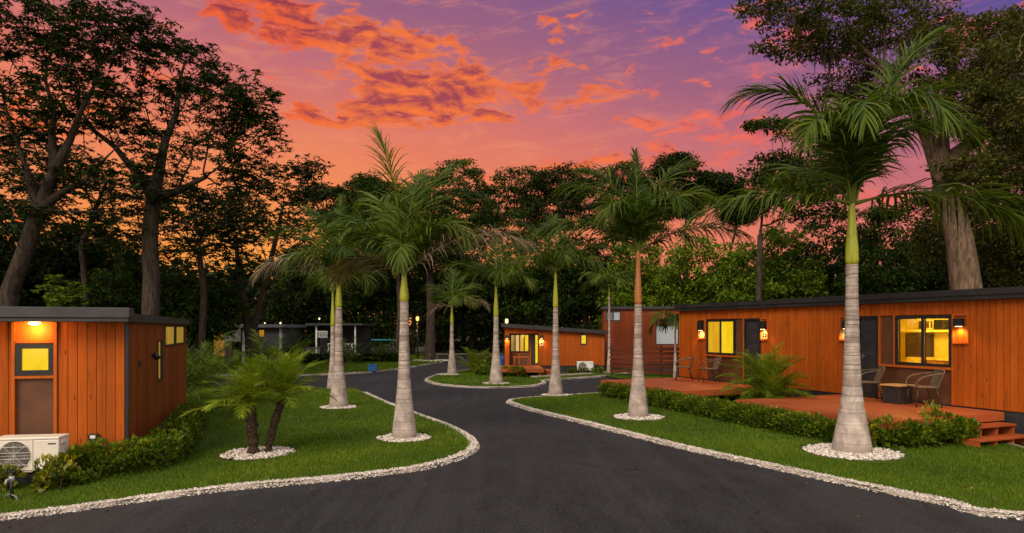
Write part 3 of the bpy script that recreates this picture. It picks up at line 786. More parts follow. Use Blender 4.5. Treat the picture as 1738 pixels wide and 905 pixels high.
# ---------------------------------------------------------------- wicker armchairs
M_WICKER = None
def f_wick(g):
    oc = objc(g); w1_ = g.new('ShaderNodeTexWave'); w1_.wave_type = 'BANDS'; w1_.bands_direction = 'Z'; g.put(w1_.inputs[0], oc); w1_.inputs['Scale'].default_value = 22; w1_.inputs['Distortion'].default_value = 1.5
    w2_ = g.new('ShaderNodeTexWave'); w2_.bands_direction = 'X'; g.put(w2_.inputs[0], oc); w2_.inputs['Scale'].default_value = 16
    h = g.m('MULTIPLY', w1_.outputs[1], w2_.outputs[1]); c = g.mix(h, (.08, .052, .032), (.34, .24, .155))
    return bsdf(g, c, .6, 0, h, .6, .01, .3)
M_WICKER = mat('brown_wicker', f_wick)
M_TUBE = plain('chair_tube', (.035, .028, .022), .4, .2, .2)
def make_chair():
    o = empty('armchair')
    b = MB()       # seat, slightly dished
    n = 8; vs = []; fs = []
    def slab(fn, thick, name, m):
        q = MB(); V = []
        for i in range(n + 1):
            for j in range(n + 1): V.append(fn(i / n, j / n, 0))
        for i in range(n + 1):
            for j in range(n + 1): V.append(fn(i / n, j / n, thick))
        F = []; k = n + 1; off = k * k
        for i in range(n):
            for j in range(n):
                F.append((i * k + j, i * k + j + 1, (i + 1) * k + j + 1, (i + 1) * k + j)); F.append((off + i * k + j, off + (i + 1) * k + j, off + (i + 1) * k + j + 1, off + i * k + j + 1))
        for i in range(n):
            F += [(i * k, (i + 1) * k, off + (i + 1) * k, off + i * k), (i * k + n, off + i * k + n, off + (i + 1) * k + n, (i + 1) * k + n), (i, off + i, off + i + 1, i + 1), (n * k + i, n * k + i + 1, off + n * k + i + 1, off + n * k + i)]
        q.add(V, F); return q.build(name, m, o, True)
    slab(lambda u, v, t: ((u - .5) * .46, -.23 + v * .44, .425 + t - .025 * math.sin(math.pi * u) * math.sin(math.pi * v)), .03, 'seat', M_WICKER)
    slab(lambda u, v, t: ((u - .5) * (.46 + .03 * v), .20 + v * .13 + t - .05 * (1 - (2 * u - 1) ** 2) * -.6, .40 + v * .40), .022, 'backrest', M_WICKER)
    for sx in (-1, 1):
        for nm, pts in (('leg', [(sx * .22, -.19, .43), (sx * .245, -.245, .0)]), ('leg', [(sx * .21, .18, .43), (sx * .235, .30, .0)])):
            q = MB(); q.tube(pts, [.014, .012], 8); q.build(nm, M_TUBE, o, True)
        q = MB(); P = [(sx * .235, .30, .74), (sx * .262, .16, .725), (sx * .275, .0, .70), (sx * .275, -.13, .66), (sx * .268, -.22, .58), (sx * .25, -.235, .50), (sx * .228, -.20, .43)]
        P = cat_rom([p for p in P], .04); q.tube(P, .0145, 8); q.build('armrest', M_WICKER, o, True)
    q = MB(); q.tube([(-.24, .335, .80), (-.12, .352, .812), (0, .36, .815), (.12, .352, .812), (.24, .335, .80)], .017, 8); q.build('top_rail', M_WICKER, o, True)
    q = MB(); q.tube([(-.225, -.22, .425), (.225, -.22, .425)], .012, 6); q.tube([(-.215, .19, .425), (.215, .19, .425)], .012, 6); q.build('seat_frame', M_TUBE, o, True)
    return o
ch = make_chair()
CH = [(FR, 1.88, -.62, 'brown wicker armchair right of the dark side table, under the big lit window', -30), (FR, .42, -.60, 'brown wicker armchair by the charcoal door behind the largest palm, left of the side table', -36),
      (FR, -6.55, -.75, 'left brown wicker armchair on the far deck, under the smaller lit window', -34), (FR, -5.45, -.60, 'brown wicker armchair half hidden by the date palm on the far deck', -20)]
for i, (F, x, y, lab, a) in enumerate(CH):
    o = ch if i == 0 else copy_tree(ch)
    o.location = (*F.wor(x, y), ZD + .001); o.rotation_euler = (0, 0, F.rz + R(a)); tag(o, lab, 'chair', 'wicker armchairs on the decks')
tb = empty('side_table', (*FR.wor(1.17, -.50), ZD + .001), FR.rz, 'dark box side table with a pale wooden top between the two near chairs', 'side table')
b = MB(); b.box(-.22, .22, -.22, .22, 0, .40); b.build('base', plain('dark_box', (.022, .018, .018), .5), tb, bevel=.006)
b = MB(); b.box(-.26, .26, -.26, .26, .402, .435); b.build('tabletop', wood('table_wood', (.55, .32, .12), .2, 'X', .4, False), tb, bevel=.005)

# ---------------------------------------------------------------- left cabin
FL = Frame(-6.52, 11.5, .947, .320)
cl = empty('cabin', (*FL.o, 0), FL.rz, 'orange timber cabin at the left edge with a lamp over its small yellow window', 'cabin', 'orange timber cabins')
lb, lt = .23, 2.41
sx0 = FL.px(20, 600)[0]; sx1 = FL.px(97, 600)[0]; wL = (FL.px(26, 600)[0], FL.px(92.5, 600)[0], FL.px(60, 637.5)[1], FL.px(60, 583)[1])
LD = 7.35; lx0 = -4.2
ttr = FL.pside
sl = (FL.pside(267, 610)[0], FL.pside(275, 610)[0]); slz = (FL.pside(271, 646)[1], FL.pside(271, 577)[1])
tw = (FL.pside(279.5, 570)[0], FL.pside(313.5, 570)[0]); twz = (FL.pside(296, 585.5)[1], FL.pside(296, 553)[1])
board_wall(cl, lx0, -.045, lb, lt, [(sx0, sx1, lb, lt)], FRONT, .138, seed=7)
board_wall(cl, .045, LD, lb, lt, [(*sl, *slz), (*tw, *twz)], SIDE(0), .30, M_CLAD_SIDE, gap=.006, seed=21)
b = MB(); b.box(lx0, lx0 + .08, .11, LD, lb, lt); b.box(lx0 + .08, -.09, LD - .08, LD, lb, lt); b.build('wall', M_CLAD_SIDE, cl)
b = MB(); b.box(-.043, .012, -.012, .043, lb - .02, lt); b.build('corner_trim', M_FRAME, cl)
# window bay: trims, lit head panel, brown lower panel
b = MB(); b.box(sx0, wL[0] - .002, .03, .05, wL[2] - .01, lt); b.box(wL[1] + .002, sx1, .03, .05, wL[2] - .01, lt); b.box(wL[0], wL[1], .03, .05, wL[3] + .004, lt); b.build('panel', wood('head_panel', (.40, .095, .016), .1, knots=False), cl)
b = MB(); b.box(sx0 + .046, sx1 - .046, .035, .05, lb, wL[2] - .05); b.build('panel', M_PANEL, cl)
b = MB()
b.box(sx0 + .001, sx0 + .045, -.025, .034, lb, lt - .002); b.box(sx1 - .045, sx1 - .001, -.025, .034, lb, lt - .002)
b.box(sx0 + .047, sx1 - .047, -.022, .029, wL[3] + .006, wL[3] + .055); b.box(sx0 + .047, sx1 - .047, -.022, .029, wL[2] - .048, wL[2] - .004)
b.build('trim', M_TRIM, cl)
window(cl, wL[0], wL[1], wL[2], wL[3], FRONT, [M_YELLOW], f=.085, depth=.06)
window(cl, *sl, *slz, SIDE(0), [M_AMBER_DIM], f=.035, proud=.02)
window(cl, *tw, *twz, SIDE(0), [M_AMBER_DIM, M_AMBER_DIM], f=.03, proud=.02, mull=.16)
# roof: low slab with a deep front fascia and gutter
b = MB(); b.box(lx0 - .15, .07, .004, LD + .12, lt + .004, lt + .15); b.build('roof', M_ROOF, cl)
b = MB(); b.box(lx0 - .2, .10, -.42, -.0, lt + .07, lt + .235); b.box(lx0 - .2, .08, -.39, .0, lt + .004, lt + .068); b.build('fascia', M_ROOF, cl, bevel=.006)
b = MB(); b.box(lx0 + .1, -.05, .06, LD - .1, -.3, lb - .003); b.build('skirting', M_SKIRT, cl)
# eave lamp
lx = FL.px(62, 550)[0]; b = MB(); b.lathe([(.075, lt - .006), (.085, lt - .02), (.06, lt - .045), (.02, lt - .055)], 20, cx=lx, cy=-.10); lo = b.build('eave_lamp', M_BULB, cl, True)
lamp('lamp_light', 'POINT', (lx, -.13, lt - .12), 22, (1.0, .50, .10), lo, .05)
# meter box with a pale label and its conduit
mx, mz1 = FL.px(152, 736); mx2, mz0 = FL.px(168, 756)
b = MB(); b.box(mx, mx2, -.10, -.001, mz0, mz1); mo = b.build('meter_box', M_BLACK, cl, bevel=.01)
b = MB(); b.box(mx + .03, mx2 - .03, -.106, -.101, mz1 - .07, mz1 - .02); b.build('label', M_WHITEPAINT, mo)
b = MB(); b.tube([(mx + .03, -.05, mz0), (mx + .02, -.05, mz0 - .06), (mx - .06, -.04, mz0 - .15), (mx - .08, -.04, mz0 - .3)], .012, 6); b.build('conduit', M_BLACK, mo)
# spot lamp and vent on the side wall
ya, za = FL.pside(258, 604); b = MB(); b.tube([(.0, ya, za), (.06, ya, za)], .035, 10); b.tube([(.06, ya - .03, za + .05), (.10, ya + .02, za - .06)], [.045, .06], 10); b.build('spot_lamp', M_BLACK, cl, True)
ya, za = FL.pside(236, 617); b = MB(); b.box(.0, .03, ya - .06, ya + .06, za - .05, za + .05); b.build('vent_cover', M_SKIRT, cl)
ya, za = FL.pside(272, 702); b = MB(); b.box(.0, .025, ya - .07, ya + .07, za - .05, za + .05); b.build('vent_cover', M_CLAD_SIDE, cl)

# ---------------------------------------------------------------- air-conditioner outdoor units
def outdoor_unit(label, x, y, z, rz, w=.84, h=.56, d=.32, m=None):
    o = empty('air_conditioner', (x, y, z), rz, label, 'air conditioner', 'outdoor air-conditioner units'); m = m or M_WHITE
    b = MB(); b.box(-w / 2, w / 2, -d / 2, d / 2, .06, h - .035); b.build('body', m, o, bevel=.018)
    b = MB(); b.box(-w / 2 - .006, w / 2 + .006, -d / 2 - .012, d / 2 + .006, h - .036, h); b.build('lid', m, o, bevel=.012)
    fx, fz, r = -w * .17, h * .5 + .01, h * .385
    b = MB(); k = 40; vs = []
    for i in range(k):
        a = 6.2832 * i / k; vs += [(fx + r * math.cos(a), -d / 2 - .004, fz + r * math.sin(a)), (fx + r * .97 * math.cos(a), -d / 2 - .010, fz + r * .97 * math.sin(a))]
    vs.append((fx, -d / 2 - .002, fz)); b.add([(fx + r * .98 * math.cos(6.2832 * i / k), -d / 2 - .003, fz + r * .98 * math.sin(6.2832 * i / k)) for i in range(k)], [tuple(range(k - 1, -1, -1))])
    b.build('fan_opening', M_BLACK, o)
    b = MB()
    for q in range(5):
        a0 = q * 1.2566; P = [(0.04, 0), (.4, .30), (.88, .16), (.88, -.18), (.35, -.12)]
        vs = [(fx + r * (p * math.cos(a0) - s * math.sin(a0)), -d / 2 - .006 - .004 * (s > 0), fz + r * (p * math.sin(a0) + s * math.cos(a0))) for p, s in P]; b.add(vs, [(4, 3, 2, 1, 0)])
    b.build('fan', plain('fan_grey', (.10, .095, .09), .5), o)
    b = MB()
    for q in np.linspace(.12, 1.0, 9):
        P = [(fx + r * q * math.cos(a), -d / 2 - .018, fz + r * q * math.sin(a)) for a in np.linspace(0, 6.2832, 33)]; b.tube(P, .0028, 4)
    for a in np.linspace(0, math.pi, 5)[:-1]: b.tube([(fx - r * math.cos(a), -d / 2 - .021, fz - r * math.sin(a)), (fx + r * math.cos(a), -d / 2 - .021, fz + r * math.sin(a))], .004, 4)
    for q in (-.62, -.2, .22, .62):
        c = math.sqrt(1 - q * q) * r; b.box(fx - c, fx + c, -d / 2 - .027, -d / 2 - .021, fz + q * r - .006, fz + q * r + .006)
    b.build('fan_grille', plain('grille_beige', (.42, .38, .33), .5), o)
    b = MB(); s = h * .44
    for x0, x1, z0, z1 in ((fx - s, fx + s, fz + s - .012, fz + s), (fx - s, fx + s, fz - s, fz - s + .012), (fx - s, fx - s + .012, fz - s + .012, fz + s - .012), (fx + s - .012, fx + s, fz - s + .012, fz + s - .012)): b.box(x0, x1, -d / 2 - .010, -d / 2 - .001, z0, z1)
    b.build('fan_surround', m, o, bevel=.003)
    b = MB(); b.box(w * .33, w * .45, -d / 2 - .004, -d / 2 - .001, h * .80, h * .835); b.build('name_badge', M_BLACK, o)
    b = MB(); b.box(w / 2 + .001, w / 2 + .05, -d * .3, d * .25, h * .28, h * .60); b.build('valve_cover', plain('grey_cover', (.30, .28, .26), .5), o, bevel=.01)
    b = MB(); b.box(w / 2 + .001, w / 2 + .03, -d * .35, d * .1, h * .80, h * .87); b.build('handle', m, o, bevel=.008)
    for sx in (-1, 1):
        b = MB(); b.box(sx * w * .33 - .03, sx * w * .33 + .03, -d / 2 - .02, d / 2 + .02, -.0, .059); b.build('foot', M_STEEL if m is not M_WHITE else M_BLACK, o)
    return o
hc = at(46, 773, 10.45)
outdoor_unit('large off-white outdoor air conditioner in front of the left cabin, under the yellow window', hc.x, 10.55, hc.z - .29, FL.rz * .55, .92, .575, .34)
b = MB()
pl = empty('plinth', (hc.x, 10.62, float(gz(-8, 10.6)) - .02), FL.rz * .55, 'dark low block under the off-white air conditioner at the left cabin', 'plinth')
b.box(-.45, .45, -.19, .19, 0, hc.z - .292 - float(gz(-8, 10.6)) + .018); b.build('block', M_SKIRT, pl, bevel=.01)
# dark box standing between the unit and the hedge
dk = at(130, 788, 10.9); bx = empty('drain_box', (dk.x, 10.95, float(gz(dk.x, 10.9))), FL.rz, 'black box against the wall between the air conditioner and the hedge', 'box')
b = MB(); b.box(-.17, .17, -.15, .15, 0, .36); b.build('body', M_BLACK, bx, bevel=.012); b = MB(); b.box(-.185, .185, -.165, .165, .361, .395); b.build('lid', M_SKIRT, bx, bevel=.01)
# standpipe tap
tp = at(20, 812, 9.5); tx, ty = tp.x, 9.5; tz = float(gz(tx, ty)) + .02
tpo = empty('garden_tap', (tx, ty, tz), 0, 'black standpipe tap with a pale valve in front of the left air conditioner', 'tap')
b = MB(); b.tube([(0, 0, -.02), (0, 0, .42)], .022, 10); b.build('pipe', M_BLACK, tpo, True)
b = MB(); b.tube([(0, 0, .30), (0, 0, .37)], .034, 12); b.tube([(0, 0, .335), (0, -.10, .335), (0, -.12, .28)], [.018, .018, .016], 10); b.build('valve', plain('pale_grey_valve', (.34, .33, .32), .5), tpo, True)
b = MB(); b.tube([(-.05, 0, .43), (.05, 0, .43)], .012, 8); b.tube([(0, 0, .42), (0, 0, .50)], [.012, .018], 8); b.build('handle', M_BLACK, tpo, True)
for sx, sy in ((-.1, .02), (.09, -.03)):
    b = MB(); b.tube([(sx * .2, sy, .12), (sx, sy * 1.5, .10), (sx * 1.6, sy * 2, .0)], .010, 6); b.build('hose_stub', plain('grey_pipe', (.16, .15, .14), .5), tpo, True)

# ---------------------------------------------------------------- small cabin in the middle
YM = 34.4
FM_ = Frame(-.36, YM, 1, .02)
cm = empty('cabin', (*FM_.o, 0), FM_.rz, 'small orange timber cabin in the middle with a sloping dark roof and lit porch window', 'cabin', 'orange timber cabins')
def mp(u, v, y=0): return FM_.px(u, v, y)
mxr = mp(1026, 600)[0]; mb_ = .42
zl_, zr_ = mp(857, 556)[1], mp(1026, 567.5)[1]
topf = lambda a: zl_ + (zr_ - zl_) * a / mxr
p0, p1 = mp(864.5, 600)[0], mp(915, 600)[0]; hp = mp(880, 566)[1]
dr = .75
wm = (mp(985, 600)[0], mp(996.5, 600)[0], mp(990, 585.5)[1], mp(990, 567.5)[1])
board_wall(cm, 0, mxr, mb_, 9, [(p0, p1, mb_, hp), wm], FRONT, .15, seed=9, ztop=topf)
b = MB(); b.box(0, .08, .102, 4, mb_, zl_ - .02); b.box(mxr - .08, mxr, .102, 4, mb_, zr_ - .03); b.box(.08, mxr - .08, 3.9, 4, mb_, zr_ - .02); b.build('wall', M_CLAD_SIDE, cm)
b = MB()
q = lambda a, d: [(a, d, topf(a) + .01), (a, d, topf(a) + .20)]
V = []; 
for a in (-.18, mxr + .15):
    for d in (-.25, 4.1): V += q(a, d)
b.add(V, [(0, 1, 5, 4), (2, 6, 7, 3), (1, 3, 7, 5), (0, 4, 6, 2), (0, 2, 3, 1), (4, 5, 7, 6)]); b.build('roof', M_ROOF_BLACK, cm)
b = MB(); b.box(.1, mxr, .05, 3.8, -.05, mb_ - .003); b.build('skirting', M_SKIRT, cm)
b = MB(); b.box(mxr + .002, mxr + .05, -.02, .06, mb_, zr_ - .02); b.build('corner_trim', M_FRAME, cm)
window(cm, *wm, FRONT, [M_YELLOW], f=.06, depth=.06)
# porch recess
b = MB(); b.box(p0 - .06, p0, .102, dr, mb_, hp); b.box(p1, p1 + .06, .102, dr, mb_, hp); b.box(p0, p1, dr, dr + .05, mb_, hp); b.box(p0, p1, .102, dr, hp, hp + .05); b.box(p0, p1, .02, dr, mb_ - .03, mb_); b.build('porch_wall', M_PANEL, cm)
FP = lambda a, d, z: (a, dr - .075 + d, z)
a_, b_ = mp(865.5, 600, dr)[0], mp(898.5, 600, dr)[0]; zlo, zhi = mp(880, 598, dr)[1], mp(880, 567, dr)[1]
window(cm, max(a_, p0 + .01), b_, zlo, min(zhi, hp - .02), FP, [M_AMBER_DIM, M_CREAM, M_AMBER, M_YELLOW], f=.06, depth=.07, mull=.06)
b = MB(); zs = mp(880, 607, dr)[1]
b.box(p0 + .01, b_, dr - .03, dr - .002, zlo - .09, zlo - .02); b.box(b_ + .02, b_ + .08, dr - .04, dr - .002, mb_, hp - .02); b.box((p0 + b_) / 2 - .03, (p0 + b_) / 2 + .03, dr - .025, dr - .002, mb_, zlo - .09); b.build('trim', M_TRIM, cm)
da, db = b_ + .10, p1 - .19
b = MB(); b.box(da, db, dr - .05, dr - .003, mb_, hp - .03); b.build('door', M_DOOR, cm)
b = MB(); b.box(p1 - .15, p1 - .03, dr - .03, dr - .004, mb_ + .1, hp - .1); b.build('pane', M_YELLOW, cm)
def mini_lamp(a, zt, e, plate):
    l = MB(); l.box(a - .07, a + .07, -.13, -.002, zt - .16, zt); lo = l.build('wall_lamp', M_BLACK, cm); q = MB(); q.box(a - .04, a + .04, -.1, -.03, zt - .168, zt - .162); q.build('bulb', M_BULB, lo)
    if plate: q = MB(); q.box(a - .10, a + .10, -.012, -.001, zt - .56, zt - .24); po = q.build('number_plate', plain('cream_plate', (.34, .27, .13), .5, 0, .1), cm); q = MB(); q.box(a - .035, a + .03, -.016, -.0125, zt - .46, zt - .36); q.build('emblem', M_BLACK, po)
    lamp('lamp_light', 'SPOT', (a, -.08, zt - .2), e, LCOL, lo, .03, 150, .9)
mini_lamp(mp(919, 560)[0], mp(919, 569)[1], 40, True); mini_lamp(mp(860.5, 560)[0], mp(861, 569)[1], 40, False)
lamp('porch_light', 'POINT', ((p0 + p1) / 2, dr - .35, hp - .15), 3, LCOL, cm, .06)
b = MB(); c = mp(1012, 621); b.lathe([(.02, 0), (.11, .01), (.11, .05), (.07, .08)], 14); vc = b.build('vent_cover', M_SKIRT, cm, True); vc.location = (c[0], -.0, c[1]); vc.rotation_euler = (R(90), 0, 0)
dm = deck('small timber deck in front of the middle cabin', FM_, mp(838, 600, -1)[0], mp(912, 600, -1)[0] + .15, -3.0, -.03, .44, seed=8)
ms = empty('steps', (*FM_.wor(mp(915, 600, -1)[0] + .25, -1.7), 0), FM_.rz, 'low timber steps at the right end of the small middle deck', 'steps')
for i, z in enumerate((.30, .15)):
    b = MB(); b.box(.01 + i * .3, .33 + i * .3, -.9, .9, z - .035, z); b.build('tread', M_DECK_Y, ms)
    b = MB(); b.box(.02 + i * .3, .30 + i * .3, -.85, .85, -.03, z - .037); b.build('riser', M_DECK_Y, ms)
bn = empty('bench', (*FM_.wor((mp(871, 610)[0] + mp(897, 610)[0]) / 2 , -.30), .441), FM_.rz, 'small wooden bench under the lit porch window of the middle cabin', 'bench')
bw_ = (mp(897, 610)[0] - mp(870, 610)[0]) / 2
b = MB(); b.box(-bw_, bw_, -.2, .2, .40, .45); b.build('seat', M_DECK_X, bn)
for sx in (-1, 1):
    b = MB(); b.box(sx * (bw_ - .06) - .03, sx * (bw_ - .06) + .03, -.18, .18, 0, .398); b.build('leg', M_DECK_Y, bn)
q = W(992.5, 637)
outdoor_unit('small white outdoor air conditioner under the yellow window of the middle cabin', mp(992.5, 630, -.35)[0] + FM_.o[0], YM - .38, .14, 0, .80, .52, .32, plain('white_enamel', (.72, .72, .70), .4, 0, .05))
pb = empty('plinth', (mp(992.5, 630, -.35)[0] + FM_.o[0], YM - .38, .04), 0, 'low grey slab under the white air conditioner of the middle cabin', 'plinth'); b = MB(); b.box(-.45, .45, -.2, .2, 0, .099); b.build('slab', M_KERB, pb)
# yard edging slabs before the small cabin and blue tub at its left
for lab, pts, w_ in (('pale stone slab edging in front of the middle cabin air conditioner', [(905, 643), (1040, 634.5)], .4),):
    a, c = W(*pts[0]), W(*pts[1]); e = empty('edging', ((a[0] + c[0]) / 2, (a[1] + c[1]) / 2, .03), math.atan2(c[1] - a[1], c[0] - a[0]), lab, 'edging'); L = math.dist(a, c); n = 7
    for i in range(n): b = MB(); b.box(-L / 2 + i * L / n, -L / 2 + (i + 1) * L / n - .02, -w_ / 2, w_ / 2, 0, .09); b.build('slab', M_KERB, e, bevel=.015)
def tub(label, u, v, Y, r, h, col, name='barrel', lid=True):
    p = at(u, v, Y); o = empty(name, (p.x, Y, .05), 0, label, name)
    m = plain('blue_plastic', col, .45); b = MB(); b.lathe([(r * .88, 0), (r * .92, .02), (r, h * .5), (r * .96, h * .97), (r * .9, h)], 20); b.build('body', m, o, True)
    b = MB(); b.lathe([(r * 1.0, h * .93), (r * 1.04, h * .94), (r * 1.04, h * .985), (r * .98, h + .004)], 20); b.build('rim', m, o, True)
    return o
tub('blue plastic barrel left of the small middle cabin', 853, 617, 41, .22, .62, (.010, .055, .30))
bb = at(632, 631, 35.6); o = empty('bin', (bb.x, 35.6, .05), .2, 'bright blue box bin standing on the far lawn by the bend', 'bin')
b = MB(); b.box(-.23, .23, -.2, .2, 0, .34); b.build('body', plain('bright_blue', (.006, .10, .34), .45), o, bevel=.03)
b = MB(); b.box(-.245, .245, -.215, .215, .342, .375); b.build('lid', plain('bright_blue', (.006, .10, .34), .45), o, bevel=.012)

# ---------------------------------------------------------------- dim back cabin and slatted fence
FB = Frame(*( (1024.5 - 869) / FOC * 38, 38), 1, -.10)
cb = empty('cabin', (*FB.o, 0), FB.rz, 'dim red-brown cabin with unlit pale windows behind the slatted fence', 'cabin', 'orange timber cabins')
bp = FB.px; bz1 = bp(1090, 525)[1]; bxr = bp(1178, 560)[0]
wA = (bp(1028, 560)[0], bp(1053.5, 560)[0], bp(1040, 545)[1], bp(1040, 528)[1]); wB = (bp(1112.5, 560)[0], bp(1152, 560)[0], bp(1130, 585.5)[1], bp(1130, 551)[1])
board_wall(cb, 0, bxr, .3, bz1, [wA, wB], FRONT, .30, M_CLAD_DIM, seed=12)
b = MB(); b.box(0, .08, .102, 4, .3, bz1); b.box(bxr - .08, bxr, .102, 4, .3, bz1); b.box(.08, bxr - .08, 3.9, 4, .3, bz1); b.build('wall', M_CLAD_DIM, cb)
b = MB(); b.box(-.12, bxr + .12, -.15, 4.1, bz1 + .003, bz1 + .16); b.build('roof', M_ROOF_BLACK, cb)
b = MB(); b.box(.05, bxr - .05, .05, 3.9, -.05, .297); b.build('skirting', M_SKIRT, cb)
M_BLIND = plain('pale_blind', (.34, .38, .42), .5, 0, .08, 2); M_BLIND_DK = plain('dark_blind', (.11, .13, .15), .4, 0, .1, 2)  # second blind is a darker grey-blue version of the first
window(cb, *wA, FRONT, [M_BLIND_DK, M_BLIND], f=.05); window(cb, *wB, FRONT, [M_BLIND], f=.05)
fa = at(1035, 600, 32.6); fb = at(1168, 600, 30.6); FF = Frame(fa.x, fa.y, fb.x - fa.x, fb.y - fa.y); LF = math.dist((fa.x, fa.y), (fb.x, fb.y))
fe = empty('fence', (*FF.o, 0), FF.rz, 'brown horizontal slatted timber fence between the middle and the right cabin', 'fence')
b = MB(); M_SLAT = wood('fence_wood', (.105, .026, .012), .3, 'X'); rg_ = random.Random(4)
for i in range(6): z = .22 + i * .215; b.box(0, LF, rg_.uniform(-.008, .008) - .02 * (i % 2), .03, z, z + .150, rg_.random())
b.build('slats', M_SLAT, fe)
for i in range(4):
    q = MB(); q.box(.03 + i * (LF - .12) / 3, .12 + i * (LF - .12) / 3, .032, .12, -.03, 1.52); q.build('post', M_SLAT, fe)

# ---------------------------------------------------------------- grey cottage, porch house and other far things
FG = Frame(*((413 - 869) / FOC * 43, 43), 1, .0)
cg = empty('cottage', (*FG.o, 0), 0, 'grey cottage with white corner posts and a lit porch behind the date palms', 'cottage')
gp = FG.px; M_GREY = plain('slate_grey_cladding', (.046, .047, .060), .7, 0, .12, 2); M_GTRIM = plain('pale_grey_trim', (.34, .35, .37), .6, 0, .1)
gx1 = gp(478, 600)[0]; gt = gp(450, 556)[1]; gb = gp(450, 614)[1]; gx0 = gp(384, 600)[0]
b = MB(); b.box(0, gx1, 0, .1, gb, gt); b.box(0, .1, .1, 4, gb, gt); b.box(gx1 - .1, gx1, .1, 4, gb, gt); b.box(.1, gx1 - .1, 3.9, 4, gb, gt); b.build('wall', M_GREY, cg)
b = MB(); b.box(gx1 - .14, gx1 + .02, -.05, -.001, .05, gt); b.box(-.06, .10, -.05, -.001, .05, gt); b.box(.1, gx1 - .14, -.04, -.001, gb - .25, gb + .02); b.build('corner_trim', M_GTRIM, cg)
b = MB(); b.box(gx0 - .9, gx1 + .28, -.35, 4.2, gt + .002, gt + .2); b.build('roof', plain('pale_roof_edge', (.11, .11, .125), .6), cg)
zg = gp(400, 579.5)[1]; b = MB(); b.box(gx0, -.065, -.30, -.22, zg, gt - .002); b.build('fascia', wood('grey_boards', (.15, .145, .15), .25, 'Z', .7, False), cg)
b = MB(); b.box(gx0, -.07, 2.0, 2.1, .0, zg + .5); b.build('porch_wall', plain('porch_brown', (.06, .026, .014), .6), cg)
b = MB(); b.box(gx0 - 1.3, gx0 - .15, 1.2, 1.26, .55, 2.0); b.build('pane', glow('porch_glow', (1.0, .44, .08), .38, .8, (4, 4, 4)), cg)
b = MB(); b.box(gx0 + .0, gx0 + .45, -.25, -.1, 0, zg - .001); b.build('porch_post', plain('porch_brown', (.06, .026, .014), .6), cg)
b = MB(); b.box(gp(416.5, 560)[0], gp(430, 560)[0], -.02, -.002, gp(420, 571.5)[1], gp(420, 560.5)[1]); b.box(gp(440.5, 560)[0], gp(448, 560)[0], -.02, -.002, gp(420, 571.5)[1], gp(420, 560.5)[1]); b.build('transom_pane', glow('transom_glow', (1.0, .40, .02), .55, .3), cg)
lamp('porch_light', 'POINT', (gx0 - .5, .6, 2.1), 8, (1, .5, .15), cg, .1)
FHh = Frame(*((528 - 869) / FOC * 46, 46), 1, .03)
ph = empty('house', (*FHh.o, 0), FHh.rz, 'dark house with a white porch railing and fretwork among the far left trees', 'house')
hp_ = FHh.px; b = MB(); hx1 = hp_(608, 600)[0]
b.box(0, hx1, 2.4, 2.5, .3, 2.5); b.box(0, .1, 2.5, 5, .3, 2.5); b.box(hx1 - .1, hx1, 2.5, 5, .3, 2.5); b.build('wall', plain('dark_house_wall', (.012, .011, .013), .7), ph)
b = MB(); b.box(-.3, hx1 + .3, -.3, 5.2, 2.52, 2.66); b.build('roof', M_ROOF, ph)
b = MB(); b.box(0, hx1, 0, 2.4, .42, .54); b.build('porch_floor', M_GTRIM, ph)
zr1, zr0 = hp_(580, 583)[1], hp_(580, 602)[1]
b = MB(); xa, xb = hp_(556, 600)[0], hp_(600, 600)[0]
b.box(xa, xb, 0, .05, zr1 - .05, zr1); b.box(xa, xb, 0, .05, zr0 - .03, zr0 + .03); n = 15
for i in range(n): x = xa + (xb - xa) * i / n; b.tube([(x, .025, zr0 + .03), (x + .05, .025, (zr0 + zr1) / 2), (x + (xb - xa) / n * (.9 if i % 2 else .2), .025, zr1 - .05)], .025, 5)
b.build('railing', M_WHITEPAINT, ph)
b = MB(); z1_, z0_ = hp_(545, 562)[1], hp_(545, 574)[1]; xa2, xb2 = hp_(537, 600)[0], hp_(556, 600)[0]
b.box(xa2, xb2, 0, .05, z1_ - .06, z1_)
for i in range(6): x = xa2 + (xb2 - xa2) * i / 6; b.tube([(x, .025, z1_ - .06), (x + (xb2 - xa2) / 6, .025, z0_)], .018, 4); b.tube([(x + (xb2 - xa2) / 6, .025, z1_ - .06), (x, .025, z0_)], .018, 4)
b.build('fretwork', M_WHITEPAINT, ph)
for u in (537, 603):
    x = hp_(u, 600)[0]; b = MB(); b.box(x - .05, x + .05, -.06, -.002, 0, 2.5); b.build('porch_post', M_WHITEPAINT, ph)
# cart under a teal cover with a pale slanted front
p = at(652, 600, 55); ct = empty('cart', (p.x, 55, 0), .3, 'small dark cart with a teal top and pale slanted front, far off', 'cart')
b = MB(); b.box(-1.3, 1.3, -.6, .6, .30, .78); b.box(-.4, .5, -.6, .6, .782, 1.02); b.build('body', plain('dark_body', (.03, .028, .03), .4), ct, bevel=.06)
b = MB(); b.box(-1.2, .7, -.65, .65, 1.32, 1.45); b.build('canopy', plain('teal_top', (.01, .14, .19), .5), ct, bevel=.05)
b = MB(); b.add([(.75, -.55, 1.45), (.75, .55, 1.45), (1.35, .55, .80), (1.35, -.55, .80), (.70, -.55, 1.43), (.70, .55, 1.43), (1.28, .55, .79), (1.28, -.55, .79)], [(0, 1, 2, 3), (7, 6, 5, 4), (0, 4, 5, 1), (2, 6, 7, 3), (1, 5, 6, 2), (0, 3, 7, 4)]); b.build('windscreen', M_GTRIM, ct)
